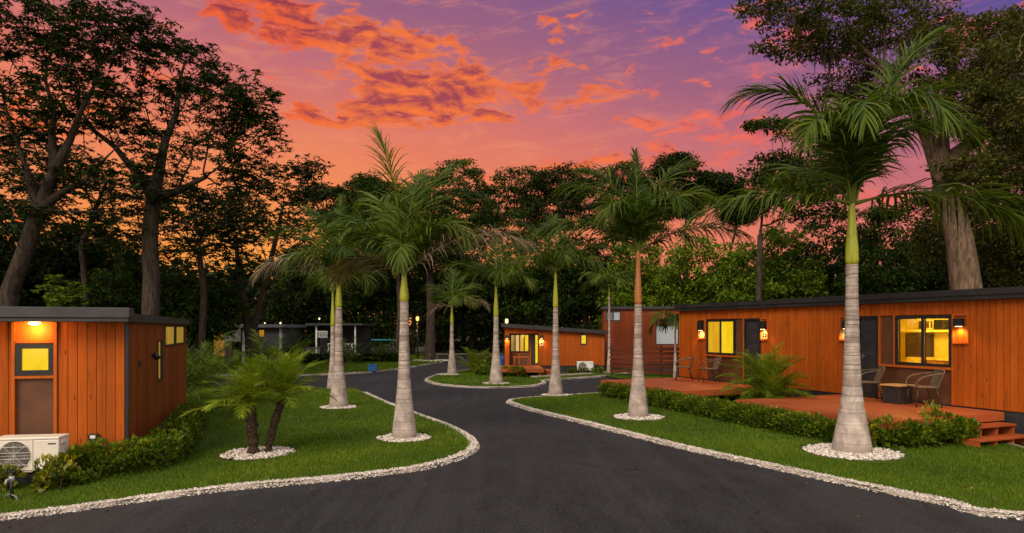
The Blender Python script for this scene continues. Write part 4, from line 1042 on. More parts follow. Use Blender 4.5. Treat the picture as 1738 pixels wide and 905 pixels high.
for sx, sy in ((-.85, -.6), (.85, -.6), (-.85, .6), (.85, .6)):
    b = MB(); b.tube([(sx, sy - .08, .27), (sx, sy + .08, .27)], .27, 16); b.build('wheel', M_BLACK, ct)
for sx, sy in ((-1.1, -.58), (.65, -.58), (-1.1, .58), (.65, .58)):
    b = MB(); b.tube([(sx, sy, .78), (sx, sy, 1.33)], .025, 6); b.build('canopy_post', M_STEEL, ct)
# low pale wall beyond the far road
p = at(780, 596, 66); lw_ = empty('garden_wall', (p.x, 66, .0), 0, 'low pale wall along the far side of the road at the end of the drive', 'wall'); b = MB(); b.box(-4.5, 3.2, -.1, .1, -.03, .42); b.build('masonry', plain('pale_render', (.26, .22, .19), .8, 0, .2, 1.5), lw_); b = MB(); b.box(-4.55, 3.25, -.14, .14, .422, .48); b.build('coping', plain('pale_coping', (.36, .31, .27), .8), lw_)
# lamp posts and string lights
def post_lamp(label, u, v, Y, col, s=.10, e=20, tall=True):
    p = at(u, v, Y); o = empty('lamp_post', (p.x, Y, 0), 0, label, 'lamp', 'far lamps among the trees')
    b = MB(); b.tube([(0, 0, -.03), (0, 0, p.z - s * 1.6)], [.05, .035], 8); b.lathe([(.10, -.02), (.10, .04), (.05, .10)], 12); b.build('pole', M_BLACK, o, True)
    b = MB(); b.lathe([(s * .55, p.z - s * 1.5), (s, p.z - s), (s, p.z + s), (s * .6, p.z + s * 1.4)], 12); b.build('lantern', glow('lantern_' + label.split()[0], col, e), o, True)
    b = MB(); b.lathe([(s * 1.2, p.z + s * 1.42), (s * .3, p.z + s * 2.1)], 12); b.build('cap', M_BLACK, o)
    lamp('lamp_light', 'POINT', (0, -s * 1.5, p.z), 25, col, o, .1)
post_lamp('yellow lantern between the tall centre palm and the thick dark trunk', 708.5, 541, 50, (1.0, .62, .12), .11, 2.0)
post_lamp('bright pale-yellow lantern just above the left end of the middle cabin roof', 860, 545, 40, (1.0, .78, .32), .09, 2.2)
post_lamp('reddish lantern left of the tall centre palm trunk, deep among the trees', 676, 540, 58, (1.0, .30, .10), .09, .6)
post_lamp('small orange lamp low among dark trees beyond the far road', 803, 563.5, 72, (1.0, .55, .12), .10, 1.2)
post_lamp('dim white lamp among dark trees beyond the far road', 818, 551, 74, (1.0, .75, .5), .10, .8)
b0 = [(362, 553, 42.5, .085, 9, 'large warm bulb over the left end of the grey cottage roof'), (398.5, 551.5, 42.5, .055, 4, 'small white bulb over the lit porch of the grey cottage'), (419, 556.5, 42.5, .05, 4, 'small white bulb at the middle of the grey cottage roof edge'),
      (449.5, 548.5, 42.5, .045, 2, 'dim bulb right of the dark forked trunk over the grey cottage'), (476, 548.5, 42.5, .055, 2.5, 'small bulb over the right corner of the grey cottage roof'), (542, 541, 46, .05, 4, 'small bulb over the white porch railing house')]
for u, v, Y, s, e, lab in b0:
    p = at(u, v, Y); o = empty('bulb_lamp', (p.x, Y, CAM_H - .0 + (556 - v) / FOC * Y - s), 0, lab, 'bulb', 'bulbs over the far roofs')
    zroof = gt + .2 if Y < 45 else 2.66
    h = p.z - zroof; o.location.z = zroof
    b = MB(); b.tube([(0, 0, -.01), (0, 0, max(h - s, .02))], .015, 6); b.build('stem', M_BLACK, o)
    b = MB(); b.lathe([(s * .5, h - s), (s, h - s * .3), (s, h + s * .3), (s * .4, h + s)], 12); b.build('globe', glow('globe_%d' % int(e * 10), (1.0, .74, .42), e), o, True)

# ================================================================== PALMS
def f_ptrunk(g):
    oc = objc(g); sep = g.new('ShaderNodeSeparateXYZ'); g.put(sep.inputs[0], oc); z = sep.outputs[2]
    n = g.noise(g.mapping(oc, (3, 3, 2.2)), 1.6, 6, .62, .4); nf = g.noise(g.mapping(oc, (6, 6, 26)), 2, 4, .6)
    zz = g.m('ADD', z, g.m('ADD', g.m('MULTIPLY', g.noise(oc, 2.0, 2, .5), .06), g.m('MULTIPLY', g.noise(g.mapping(oc, (.1, .1, 2.2)), 1.0, 2, .5), .55)))
    fr = g.m('FRACT', g.m('MULTIPLY', g.m('MULTIPLY', zz, g.m('ADD', .62, g.m('MULTIPLY', zz, .14))), 7.6))
    ring = g.m('SUBTRACT', 1.0, g.sstep(g.m('ABSOLUTE', g.m('SUBTRACT', fr, .5)), .02, .13))
    hi = g.sstep(z, .55, 1.5)
    band = g.sstep(g.noise(g.mapping(oc, (.35, .35, 6.5)), 1.0, 3, .55), .44, .60)
    c = g.mix(g.sstep(n, .3, .72), (.26, .212, .19), (.54, .455, .40))
    c = g.mix(g.m('MULTIPLY', g.m('MULTIPLY', band, hi), .68), c, (.165, .122, .102))
    c = g.mix(g.m('MULTIPLY', ring, g.m('MULTIPLY', g.m('ADD', .12, g.m('MULTIPLY', hi, .75)), g.sstep(g.noise(g.mapping(oc, (.3, .3, 3.3)), 1.7, 2, .5), .3, .62))), c, (.125, .095, .078))
    c = g.mix(g.m('MULTIPLY', g.sstep(nf, .58, .74), .30), c, (.13, .11, .10))
    stain = g.m('MULTIPLY', g.sstep(z, .26, .02), g.sstep(n, .38, .6))
    c = g.mix(g.m('MULTIPLY', stain, .7), c, (.12, .085, .065))
    lich = g.sstep(g.noise(oc, 7.5, 4, .6), .66, .72)
    c = g.mix(g.m('MULTIPLY', lich, .65), c, (.13, .11, .095))
    oi = g.new('ShaderNodeObjectInfo'); c = g.mix(g.m('MULTIPLY', oi.outputs['Random'], .35), c, g.mix(1.0, c, (.80, .70, .62), 'MULTIPLY'))
    wl = g.sstep(g.noise(g.mapping(oc, (2.2, 2.2, .35)), 1.6, 5, .6), .55, .70); c = g.mix(g.m('MULTIPLY', wl, .45), c, (.15, .12, .105))
    h = g.m('SUBTRACT', g.m('MULTIPLY', n, .5), g.m('MULTIPLY', ring, .6))
    return bsdf(g, c, .8, 0, h, .5, .02, .25)
M_PTRUNK = mat('ringed_palm_trunk', f_ptrunk)
def shaft(name, lo, hi_):
    def f(g):
        oc = objc(g); n = g.noise(g.mapping(oc, (10, 10, .8)), 1.5, 4, .6)
        n2 = g.noise(oc, 4, 4, .6)
        c = g.mix(g.sstep(n, .3, .7), lo, hi_)
        c = g.mix(g.m('MULTIPLY', g.sstep(n2, .55, .75), .4), c, tuple(x * .45 for x in lo))
        return bsdf(g, c, .4, 0, n, .15, .01, .4)
    return mat(name, f)
M_SHAFT = shaft('green_crownshaft', (.20, .23, .010), (.34, .34, .022))
M_SHAFT_DRY = shaft('dry_crownshaft', (.26, .085, .022), (.44, .17, .05))
M_FROND = leafmat('palm_leaflet', [(.018, .040, .004), (.042, .074, .007), (.080, .122, .012), (.17, .20, .025)], .5, .34, .14)
M_FROND_DRY = leafmat('dry_palm_leaflet', [(.12, .085, .055), (.20, .15, .10), (.30, .23, .16), (.40, .32, .24)], .7, .25, .15)
M_FROND_MIX = leafmat('browning_palm_leaflet', [(.035, .045, .012), (.065, .06, .018), (.13, .085, .035), (.22, .14, .07)], .6, .3, .2)
M_PYG = leafmat('date_palm_leaflet', [(.065, .115, .005), (.12, .18, .008), (.19, .245, .013), (.29, .32, .022)], .5, .35, .16)
FM = {'g': M_FROND, 'd': M_FROND_DRY, 'm': M_FROND_MIX, 'p': M_PYG}

def frond(parent, root, az, e0, L, D, kind='g', nl=58, lw=.022, ll=.62, sag=.34, seed=0, curve=0.0, rr=.022, vee=25, pw=1.75, t0=.10, name='frond', tip=.45):
    """one pinnate leaf: arching midrib with leaflets in several planes; az/e0/D in degrees"""
    rg = np.random.default_rng(seed)
    N = 22; pos = np.zeros((N + 1, 3)); T = np.zeros((N + 1, 3)); p = np.array(root, float)
    for i in range(N + 1):
        t = i / N; e = R(e0 - D * t ** pw); a = R(az + curve * t)
        T[i] = (math.cos(a) * math.cos(e), math.sin(a) * math.cos(e), math.sin(e)); pos[i] = p; p = p + T[i] * L / N
    b = MB(); k = [0, 2, 4, 7, 10, 13, 16, 19, 22]
    b.tube(pos[k], [rr * (1.5 if i == 0 else (1 - .85 * i / N)) for i in k], 5, .95 if kind != 'd' else .6)
    n = nl * 2
    t = np.repeat(np.linspace(t0, .995, nl), 2) + rg.normal(0, .25 / nl, n); t = np.clip(t, t0, 1)
    side = np.tile([1.0, -1.0], nl)
    ti = t * N
    P0 = np.stack([np.interp(ti, np.arange(N + 1), pos[:, c]) for c in range(3)], 1)
    TT = np.stack([np.interp(ti, np.arange(N + 1), T[:, c]) for c in range(3)], 1); TT /= np.linalg.norm(TT, axis=1)[:, None]
    aa = R(az) + R(curve) * t
    S = np.column_stack([-np.sin(aa), np.cos(aa), np.zeros(n)])
    U = np.cross(TT, S)
    ang = np.radians(np.interp(t, [0, .5, 1], [60, 48, 20]) + rg.normal(0, 6, n))
    be = np.radians(vee * rg.choice([1.1, .3, -.7], n) + rg.normal(0, 8, n))
    d = np.cos(ang)[:, None] * TT + np.sin(ang)[:, None] * (np.cos(be)[:, None] * S * side[:, None] + np.sin(be)[:, None] * U)
    lf = ll * np.interp(t, [0, .15, .45, .75, 1], [.60, .90, 1.0, .90, tip]) * rg.uniform(.85, 1.1, n)
    prof = np.array([.55, 1.0, .85, .5, .06]); K = 4
    wv = np.cross(d, U); wv /= np.linalg.norm(wv, axis=1)[:, None] + 1e-9
    tw = rg.normal(0, .35, n)
    wv = wv * np.cos(tw)[:, None] + np.cross(d, wv) * np.sin(tw)[:, None]
    V = np.zeros((n, K + 1, 2, 3)); q = P0.copy(); dd = d.copy()
    sg = sag * rg.uniform(.5, 1.5, n)
    for j in range(K + 1):
        hw = (lw * .5 * prof[j] * np.interp(t, [0, .6, 1], [1, 1, .7]))[:, None]
        V[:, j, 0] = q - wv * hw; V[:, j, 1] = q + wv * hw
        q = q + dd * (lf / K)[:, None]
        dd[:, 2] -= sg * (j + 1) / K * 1.1; dd /= np.linalg.norm(dd, axis=1)[:, None]
    base = (np.arange(n) * (K + 1) * 2)[:, None]
    fi = np.concatenate([np.stack([base[:, 0] + 2 * j, base[:, 0] + 2 * j + 1, base[:, 0] + 2 * j + 3, base[:, 0] + 2 * j + 2], 1)[:, None] for j in range(K)], 1).reshape(-1, 4)
    tint = np.clip(rg.normal(.42, .19, n) + .15 * (t - .5) + rg.normal(0, .15), 0, .95)
    off = b.n
    VV = np.concatenate([np.concatenate(b.v), V.reshape(-1, 3)]); TI = np.concatenate([np.concatenate(b.t), np.repeat(tint, (K + 1) * 2)])
    quads = [f for f in b.f if len(f) == 4]
    idx = np.concatenate([np.array(quads), fi + off])
    o = fastmesh(name, VV, 4, len(idx), FM[kind], parent, TI, idx)
    if kind == 'd': o['label'] = 'dry brown drooping frond'
    if kind == 'm': o['label'] = 'half-browned frond'
    return o

def royal(key, zgrey, cs, rb, label, fronds, sc=1.0, dry=False, seed=0, nl=66, lean=(0, 0)):
    x, y = PALMS[key] if isinstance(key, str) else key
    root = empty('royal_palm', (x, y, float(gz(x, y)) + .045), 0, label, 'palm tree', 'royal palms along the road')
    b = MB()
    zs = [0, .04, .18, .45, .8, 1.2, 1.7, 2.3, 2.8, zgrey] ; zs = [z for z in zs if z < zgrey - .05] + [zgrey]
    rad = [rb * np.interp(z, [0, .04, .2, .45, .7, 1.0, 1.4, 1.9, 2.6, 3.5], [1.0, .985, .93, .81, .68, .55, .445, .385, .34, .315]) for z in zs]
    zf = np.linspace(0, zgrey, 80); rf = np.interp(zf, zs, rad)
    rw = np.random.default_rng(seed + 100); rf = rf * (1 + .014 * np.sin(zf * 41.5 + 3 * np.sin(zf * 2.1 + seed)) * smooth(.4, 1.0, zf) + .025 * np.sin(zf * 3.1 + seed * 1.7))
    b.lathe([(r, z) for r, z in zip(rf, zf)], 28, wob=.014, seed=seed)
    b.build('trunk', M_PTRUNK, root, True)
    r0 = rad[-1]
    b = MB(); P = [(r0 * .94, zgrey - .01), (r0 * 1.08, zgrey + .05), (r0 * 1.04, zgrey + cs * .25), (r0 * .80, zgrey + cs * .5), (r0 * .62, zgrey + cs * .75), (r0 * .50, zgrey + cs), (r0 * .3, zgrey + cs + .18)]
    zz = np.linspace(P[0][1], P[-1][1], 18)
    b.lathe([(float(np.interp(z, [p[1] for p in P], [p[0] for p in P])), float(z)) for z in zz], 18, wob=.03, seed=seed + 5)
    b.build('crownshaft', M_SHAFT_DRY if dry else M_SHAFT, root, True)
    zc = zgrey + cs
    for i, f in enumerate(fronds):
        az, e0, L, D, *k = f
        kind = k[0] if k else 'g'
        kw = dict(k[1]) if len(k) > 1 else {}
        a = R(az)
        kw['ll'] = kw.get('ll', .68) * sc * 1.22; kw.setdefault('lw', .040 * sc * (1.0 if nl > 45 else 1.3)); kw.setdefault('sag', .55)
        frond(root, (math.cos(a) * .03, math.sin(a) * .03, zc - .06 + .012 * (i % 5)), az, e0, L, D, kind, nl=kw.pop('nl', nl), seed=seed * 50 + i, rr=.026 * sc, **kw)
    return root
V0 = {'vee': 30}
royal('P1', 3.42, 1.14, .335, 'largest royal palm, in front of the right cabin door, nearest on the right', [
    (172, 82, 3.5, 122, 'g', {'sag': .5, 'pw': 1.9}), (14, 76, 3.9, 48, 'g', {'sag': .4, 'pw': 2}), (4, 16, 3.7, 58, 'g', {'sag': .75, 'll': .85, 'pw': 1.3}),
    (180, 14, 2.9, 46, 'g', {'sag': .75, 'll': .78, 'pw': 1.3}), (-72, 82, 3.0, 165, 'g', {'sag': .65, 'll': .8}), (60, 80, 3.3, 90),
    (-20, 74, 2.9, 150, 'g', {'sag': .65}), (-140, 76, 2.6, 150, 'g', {'sag': .6}), (100, 45, 2.8, 90), (-110, 84, 2.8, 165)], 1.12, seed=1, nl=86)
royal('P6', 2.82, .62, .262, 'tall royal palm near the left road edge with one long brown frond to its right', [
    (165, 87, 3.0, 24, 'g', {'ll': .66, 'sag': .5, 'vee': 35}), (35, 82, 2.9, 60), (-14, 38, 2.8, 68, 'd', {'sag': .8, 'll': .72, 'pw': 1.4, 'lw': .034}), (8, 80, 2.9, 128, 'g', {'sag': .65}), (178, 62, 2.4, 100, 'g', {'sag': .65}),
    (-85, 56, 1.6, 165, 'g', {'ll': .5}), (50, 80, 2.9, 100), (130, 78, 2.8, 110), (-160, 56, 2.1, 120), (-30, 66, 2.1, 140), (75, 84, 2.6, 50), (150, 30, 2.0, 90, 'm')], 1.0, seed=2)
royal('P2', 2.86, 1.40, .272, 'royal palm with a dry orange-brown crownshaft beside the far deck', [
    (182, 42, 3.0, 92, 'g', {'sag': .75, 'll': .8, 'pw': 1.4}), (150, 80, 2.9, 70, 'g', {'ll': .8, 'sag': .6}), (168, 72, 2.8, 90, 'g', {'ll': .8, 'sag': .7}), (95, 88, 2.6, 12, 'g', {'ll': .34, 'sag': .5}), (20, 80, 2.9, 66, 'g', {'sag': .6, 'll': .8}), (6, 70, 2.7, 100, 'g', {'sag': .7, 'll': .8}),
    (-4, 34, 2.8, 62, 'm', {'sag': .8, 'pw': 1.3}), (-60, 82, 2.4, 155), (60, 78, 2.7, 110), (-130, 70, 2.2, 140), (100, 50, 2.5, 100)], 1.08, dry=True, seed=3, nl=72)
royal('P7', 2.86, .95, .27, 'royal palm in the middle left lawn with a brown frond hanging left', [
    (200, 38, 2.4, 92, 'd', {'sag': .9, 'll': .78, 'pw': 1.3, 'lw': .034}), (-28, 22, 1.35, 130, 'g', {'ll': .5}), (178, 64, 2.6, 100), (0, 64, 2.6, 100), (90, 88, 2.3, 10, 'g', {'ll': .35}), (120, 76, 2.7, 100), (50, 76, 2.7, 100),
    (-70, 66, 1.8, 150), (-140, 48, 1.8, 120), (150, 80, 2.4, 60)], 1.0, seed=4)
royal('P3', 2.96, 1.25, .255, 'royal palm at the tip of the right lawn, in front of the small cabin', [
    (180, 52, 2.6, 110, 'g', {'sag': .7}), (0, 50, 2.6, 110, 'g', {'sag': .7}), (165, 78, 2.7, 100), (15, 78, 2.7, 100), (90, 80, 2.2, 40), (-80, 60, 1.7, 140), (60, 60, 2.2, 100), (130, 58, 2.2, 110), (-30, 35, 1.9, 110), (-150, 38, 1.9, 110)], 1.0, seed=5, nl=54)
royal('P4', 2.75, 1.3, .30, 'royal palm at the front edge of the island, left of the small cabin', [
    (180, 50, 2.7, 110), (0, 52, 2.7, 110), (160, 76, 2.7, 100), (20, 76, 2.7, 100), (90, 80, 2.2, 30), (-80, 55, 1.7, 140), (60, 60, 2.2, 100), (130, 58, 2.2, 110), (-30, 35, 1.9, 110), (-150, 38, 1.9, 110)], 1.05, seed=6, nl=50)
royal('P5', 2.5, .9, .24, 'slim royal palm at the far nose of the island with one grey hanging frond', [
    (182, 10, 1.3, 95, 'd'), (0, 28, 1.9, 85, 'd'), (160, 66, 1.9, 100), (20, 68, 1.9, 100), (90, 80, 1.9, 30), (-80, 55, 1.5, 140), (60, 60, 1.9, 100), (130, 50, 1.9, 110), (-40, 40, 1.6, 110)], 1.0, seed=7, nl=46)
royal('P8', 2.35, 1.35, .22, 'slender royal palm directly behind the palm in the middle of the left lawn', [
    (176, 50, 2.2, 110), (4, 48, 2.2, 100), (150, 75, 2.3, 80), (30, 72, 2.3, 90), (90, 84, 2.6, 20), (-80, 55, 1.7, 140), (60, 60, 2.2, 100), (130, 50, 2.2, 110)], 1.05, seed=8, nl=50)

# ---- low date palms: rough short trunks with a fountain of fine fronds
def f_rough(g):
    oc = objc(g); v = g.new('ShaderNodeTexVoronoi'); g.put(v.inputs['Vector'], g.mapping(oc, (14, 14, 9))); n = g.noise(oc, 18, 5, .65)
    c = g.mix(g.sstep(v.outputs['Distance'], .15, .6), (.15, .092, .052), (.040, .026, .016))
    c = g.mix(g.m('MULTIPLY', g.sstep(n, .55, .75), .6), c, (.22, .15, .10))
    return bsdf(g, c, .9, 0, v.outputs['Distance'], 1.0, .03, .15)
M_ROUGH = mat('rough_palm_trunk', f_rough)
def date_palm(x, y, top, r, label, nf, L, seed, group=None, name='date_palm', base=(0, 0), lwd=.0135, nl=46, emin=-30):
    rg = np.random.default_rng(seed); z0 = float(gz(x, y)) + .05
    o = empty(name, (x, y, z0), 0, label, 'date palm', group)
    b = MB(); tx, ty, tz = top
    pts = [(tx * t ** 1.5, ty * t ** 1.5, tz * t) for t in np.linspace(0, 1, 12)]
    rr = [r * (1.05 + .12 * rg.normal() - .1 * t) for t in np.linspace(0, 1, 12)]
    b.tube(pts, rr, 12)
    for i in range(90):        # old leaf bases
        t = rg.uniform(.03, 1); a = rg.uniform(0, 6.28); c = np.array([tx * t ** 1.5, ty * t ** 1.5, tz * t]); d = np.array([math.cos(a), math.sin(a), .75])
        p = c + d * [r * .8, r * .8, 0]; b.tube([p, p + d * r * .42], [.022, .010], 5, rg.uniform())
    b.build('trunk', M_ROUGH, o, False)
    for i in range(nf):
        az = i * 137.5 + rg.normal(0, 12); e = 86 - (86 - emin) * ((i + .5) / nf) ** 1.15
        frond(o, top, az, e, L * rg.uniform(.85, 1.08) * (1 if e > 0 else .8), rg.uniform(40, 72) if e > 10 else 40, 'p', nl=nl, lw=lwd, ll=L * .27, sag=.16, seed=seed * 77 + i, rr=.010, vee=18, t0=.14, tip=.35, curve=rg.normal(0, 15))
    return o
GD = 'low date palms'
date_palm(PYG[0] - .055, PYG[1] - .02, (-.06, -.02, .88), .092, 'thicker upright trunk of the twin date palms in the white pebble bed', 26, 1.05, 21, GD, emin=8)
date_palm(PYG[0] + .17, PYG[1] + .10, (.26, .05, 1.02), .068, 'thinner leaning trunk of the twin date palms in the white pebble bed', 24, 1.05, 22, GD, emin=8)
# ================================================================== TREES, HEDGES, SHRUBS
def f_bark(lo, hi_):
    def f(g):
        oc = objc(g); n = g.noise(g.mapping(oc, (5, 5, 1.1)), 2.0, 7, .65, .6); n2 = g.noise(oc, .8, 4, .6)
        c = g.mix(g.sstep(n, .32, .68), lo, hi_); c = g.mix(g.m('MULTIPLY', g.sstep(n2, .5, .7), .45), c, tuple(x * .5 for x in lo))
        return bsdf(g, c, .9, 0, n, .9, .05, .15)
    return f
M_BARK = mat('dark_bark', f_bark((.022, .017, .012), (.075, .056, .042)))
M_BARK_PALE = mat('pale_bark', f_bark((.065, .042, .028), (.20, .132, .085)))
M_BARK_DIM = mat('grey_brown_bark', f_bark((.020, .015, .011), (.066, .048, .036)))
M_LEAF_DARK = leafmat('dark_leaf', [(.008, .016, .003), (.014, .026, .004), (.024, .040, .006), (.046, .064, .009)], .6, .22, .08)
M_LEAF_MID = leafmat('mid_green_leaf', [(.012, .026, .004), (.022, .042, .005), (.038, .064, .007), (.075, .105, .012)], .6, .25, .08)
M_LEAF_LIT = leafmat('bright_lit_leaf', [(.04, .075, .004), (.085, .14, .007), (.15, .21, .011), (.24, .30, .018)], .5, .3, .12)  # bright leaf green; light on the mid-right crowns is put into the colour
M_LEAF_OAK = leafmat('oak_leaf', [(.026, .034, .006), (.052, .060, .010), (.095, .092, .018), (.17, .14, .035)], .6, .25, .06)
M_HEDGE = leafmat('hedge_leaf', [(.024, .050, .003), (.055, .095, .004), (.115, .16, .007), (.26, .28, .012)], .45, .24, .15)
M_CROTON = leafmat('yellow_green_leaf', [(.035, .06, .004), (.09, .115, .006), (.24, .22, .010), (.46, .36, .014)], .4, .25, .35)
M_MOSS = leafmat('hanging_moss', [(.045, .040, .028), (.075, .066, .046), (.11, .095, .070)], .9, .2, .1)

def leaves(name, C, parent, m, per, rad, size, flat=.6, asp=.42, mode='rand', seed=0, tbias=None, droop=0.25):
    """pointed leaves scattered round each of the points C"""
    rg = np.random.default_rng(seed); C = np.asarray(C, float); n0 = len(C)
    if mode == 'star':             # rosettes of leaflets that radiate from one point
        k = 8; m0 = max(1, per // k)
        d = rg.normal(0, 1, (n0 * m0, 3)); d /= np.linalg.norm(d, axis=1)[:, None]; d *= rg.uniform(.15, 1, (n0 * m0, 1)) ** .5
        cen = np.repeat(C, m0, 0) + d * rad * np.array([1, 1, flat])
        cen = np.repeat(cen, k, 0); n = len(cen)
        a = rg.uniform(0, 6.28, n0 * m0).repeat(k) + np.tile(np.arange(k), n0 * m0) * 6.283 / k + rg.normal(0, .25, n)
        el = rg.normal(-.12, .30, n)
        clump = np.repeat(np.repeat(rg.normal(0, .12, n0), m0), k)
    else:
        n = n0 * per
        d = rg.normal(0, 1, (n, 3)); d /= np.linalg.norm(d, axis=1)[:, None]; d *= rg.uniform(.05, 1, (n, 1)) ** .45
        cen = np.repeat(C, per, 0) + d * rad * np.array([1, 1, flat])
        a = rg.uniform(0, 6.28, n); el = rg.normal(-droop, .5, n)
        clump = np.repeat(rg.normal(0, .13, n0), per)
    D = np.column_stack([np.cos(a) * np.cos(el), np.sin(a) * np.cos(el), np.sin(el)])
    up = rg.normal(0, .55, (n, 3)) + [0, 0, 1]; Sd = np.cross(D, up); Sd /= np.linalg.norm(Sd, axis=1)[:, None] + 1e-9
    L = (size * rg.uniform(.65, 1.3, n))[:, None]; Wd = L * asp * .5
    nm = np.cross(Sd, D)
    V = np.stack([cen, cen + D * L * .45 + Sd * Wd - nm * Wd * .25, cen + D * L - np.array([0, 0, 1]) * L * .12, cen + D * L * .45 - Sd * Wd - nm * Wd * .25], 1)
    t = np.clip(rg.normal(.38, .16, n) + clump, 0, 1)
    return fastmesh(name, V, 4, n, m, parent, np.repeat(t, 4))

def grow(lobes, n, seeds, rg, step=.5, alpha=.35, wob=.14):
    """joins crown points to a trunk: every point links to the cheapest node (distance + path length), mid nodes included.
    lobes: (cx,cy,cz,rx,ry,rz,weight); seeds: trunk polylines [(p, r)...] already in the skeleton"""
    pts = []; wsum = sum(l[6] for l in lobes)
    for l in lobes:
        k = max(3, int(n * l[6] / wsum)); d = rg.normal(0, 1, (k, 3)); d /= np.linalg.norm(d, axis=1)[:, None]
        d *= rg.uniform(.12, 1, (k, 1)) ** .40
        pts.append(np.array(l[:3]) + d * np.array(l[3:6]))
    pts = np.concatenate(pts)
    nodes = [np.array(p, float) for p in seeds[0]]; par = [-1] + list(range(len(nodes) - 1)); fixed = {i: r for i, r in enumerate(seeds[1])}
    for branch, rad, at_ in seeds[2:] and seeds[2] or []:
        pi = at_
        for p, r in zip(branch, rad):
            nodes.append(np.array(p, float)); par.append(pi); pi = len(nodes) - 1; fixed[pi] = r
    top0 = nodes[0]
    plen = [0.0] * len(nodes)
    for i in range(1, len(nodes)): plen[i] = plen[par[i]] + np.linalg.norm(nodes[i] - nodes[par[i]])
    cap = len(nodes) + n * 40; NA = np.zeros((cap, 3)); PL = np.zeros(cap); m = len(nodes); NA[:m] = nodes; PL[:m] = plen
    blocked = np.zeros(cap, bool); zmin = seeds[3] if len(seeds) > 3 else -1
    blocked[:m] = NA[:m, 2] < zmin
    order = np.argsort(np.linalg.norm(pts - NA[m - 1], axis=1)); ends = []
    for p in pts[order]:
        dv = NA[:m] - p; dist = np.sqrt((dv ** 2).sum(1))
        cost = dist + alpha * PL[:m] + 1.2 * np.maximum(0, NA[:m, 2] - p[2] - .3) + 1e6 * blocked[:m]
        j = int(np.argmin(cost)); d0 = dist[j]; k = max(1, min(30, int(d0 / step)))
        a = NA[j]; bend = rg.normal(0, wob, 3) * d0; bend[2] = abs(bend[2]) * .4 - .10 * d0
        pi = j
        for q in range(1, k + 1):
            t = q / k; pos = a + (p - a) * t + bend * math.sin(math.pi * t) * .8 + (rg.normal(0, .03, 3) if q < k else 0)
            NA[m] = pos; par.append(pi); PL[m] = PL[pi] + d0 / k; pi = m; m += 1
        ends.append(m - 1)
    # pipe-model radii
    rad = np.zeros(m); kids = np.zeros(m, int)
    for i in range(m): 
        if par[i] >= 0: kids[par[i]] += 1
    acc = np.zeros(m)
    for i in range(m - 1, -1, -1):
        if kids[i] == 0: acc[i] = 1.0
        if par[i] >= 0: acc[par[i]] += acc[i]
    return NA[:m], par, acc, fixed, np.array(ends)

def tree(label, x, y, trunk, lobes, n, m_leaf, per, rad, size, seed, bark=None, flat=.6, mode='rand', limbs=(), asp=.42, name='tree', cat='tree', group=None, tr=.3, twig=.012, zmin=1.2, alpha=.35, expo=.42, extra=None, wob=.14, dens_t=None):
    """trunk: list of (dx,dy,z,r) from the base; lobes relative to the base"""
    rg = np.random.default_rng(seed)
    o = empty(name, (x, y, -.03), 0, label, cat, group)
    seeds = ([t[:3] for t in trunk], [t[3] for t in trunk], [([p[:3] for p in l[1]], [p[3] for p in l[1]], l[0]) for l in limbs], zmin)
    NA, par, acc, fixed, ends = grow(lobes, n, seeds, rg, alpha=alpha, wob=wob)
    r = twig * acc ** expo
    for i, v in fixed.items(): r[i] = max(v, 0.0)
    mx = max(fixed.values())
    r = np.minimum(r, mx * .8) ; 
    for i, v in fixed.items(): r[i] = v
    for i in range(len(r)):
        if i not in fixed and par[i] >= 0: r[i] = min(r[i], r[par[i]] * .97)
    # tubes, edge by edge
    c = [i for i in range(len(par)) if par[i] >= 0]; A = NA[[par[i] for i in c]]; B = NA[c]; ra = r[[par[i] for i in c]].copy(); rb = r[c]
    for q, i in enumerate(c):
        if i not in fixed: ra[q] = min(ra[q], rb[q] * 1.25)
    d = B - A; L = np.linalg.norm(d, axis=1) + 1e-9; d /= L[:, None]; B = B + d * (np.minimum(L * .06, .05))[:, None]
    ref = np.where(np.abs(d[:, 2:3]) < .9, np.array([[0, 0, 1.0]]), np.array([[1.0, 0, 0]])); X = np.cross(d, ref); X /= np.linalg.norm(X, axis=1)[:, None]; Yv = np.cross(d, X)
    ns = 7; ang = np.arange(ns) * 6.2832 / ns
    ring = lambda P, rr: P[:, None] + (X[:, None] * np.cos(ang)[None, :, None] + Yv[:, None] * np.sin(ang)[None, :, None]) * rr[:, None, None]
    V = np.stack([ring(A, ra), ring(B, rb)], 1); k = np.arange(ns); k2 = (k + 1) % ns
    q = np.stack([k, k2, k2 + ns, k + ns], 1)[None] + (np.arange(len(c)) * 2 * ns)[:, None, None]
    fastmesh('trunk', V, 4, len(c) * ns, bark or M_BARK, o, None, q, True)
    # main trunk smooth sleeve with a root flare
    C = NA[ends]
    mid = NA[[i for i in range(len(par)) if acc[i] <= 2 and i not in fixed]]
    if len(mid) and mode != 'none':
        sel = mid[rg.random(len(mid)) < .35]; C = np.concatenate([C, sel])
    leaves('crown', C, o, m_leaf, per, rad, size, flat, asp, mode, seed)
    if extra: extra(o, NA, r, rg)
    return o
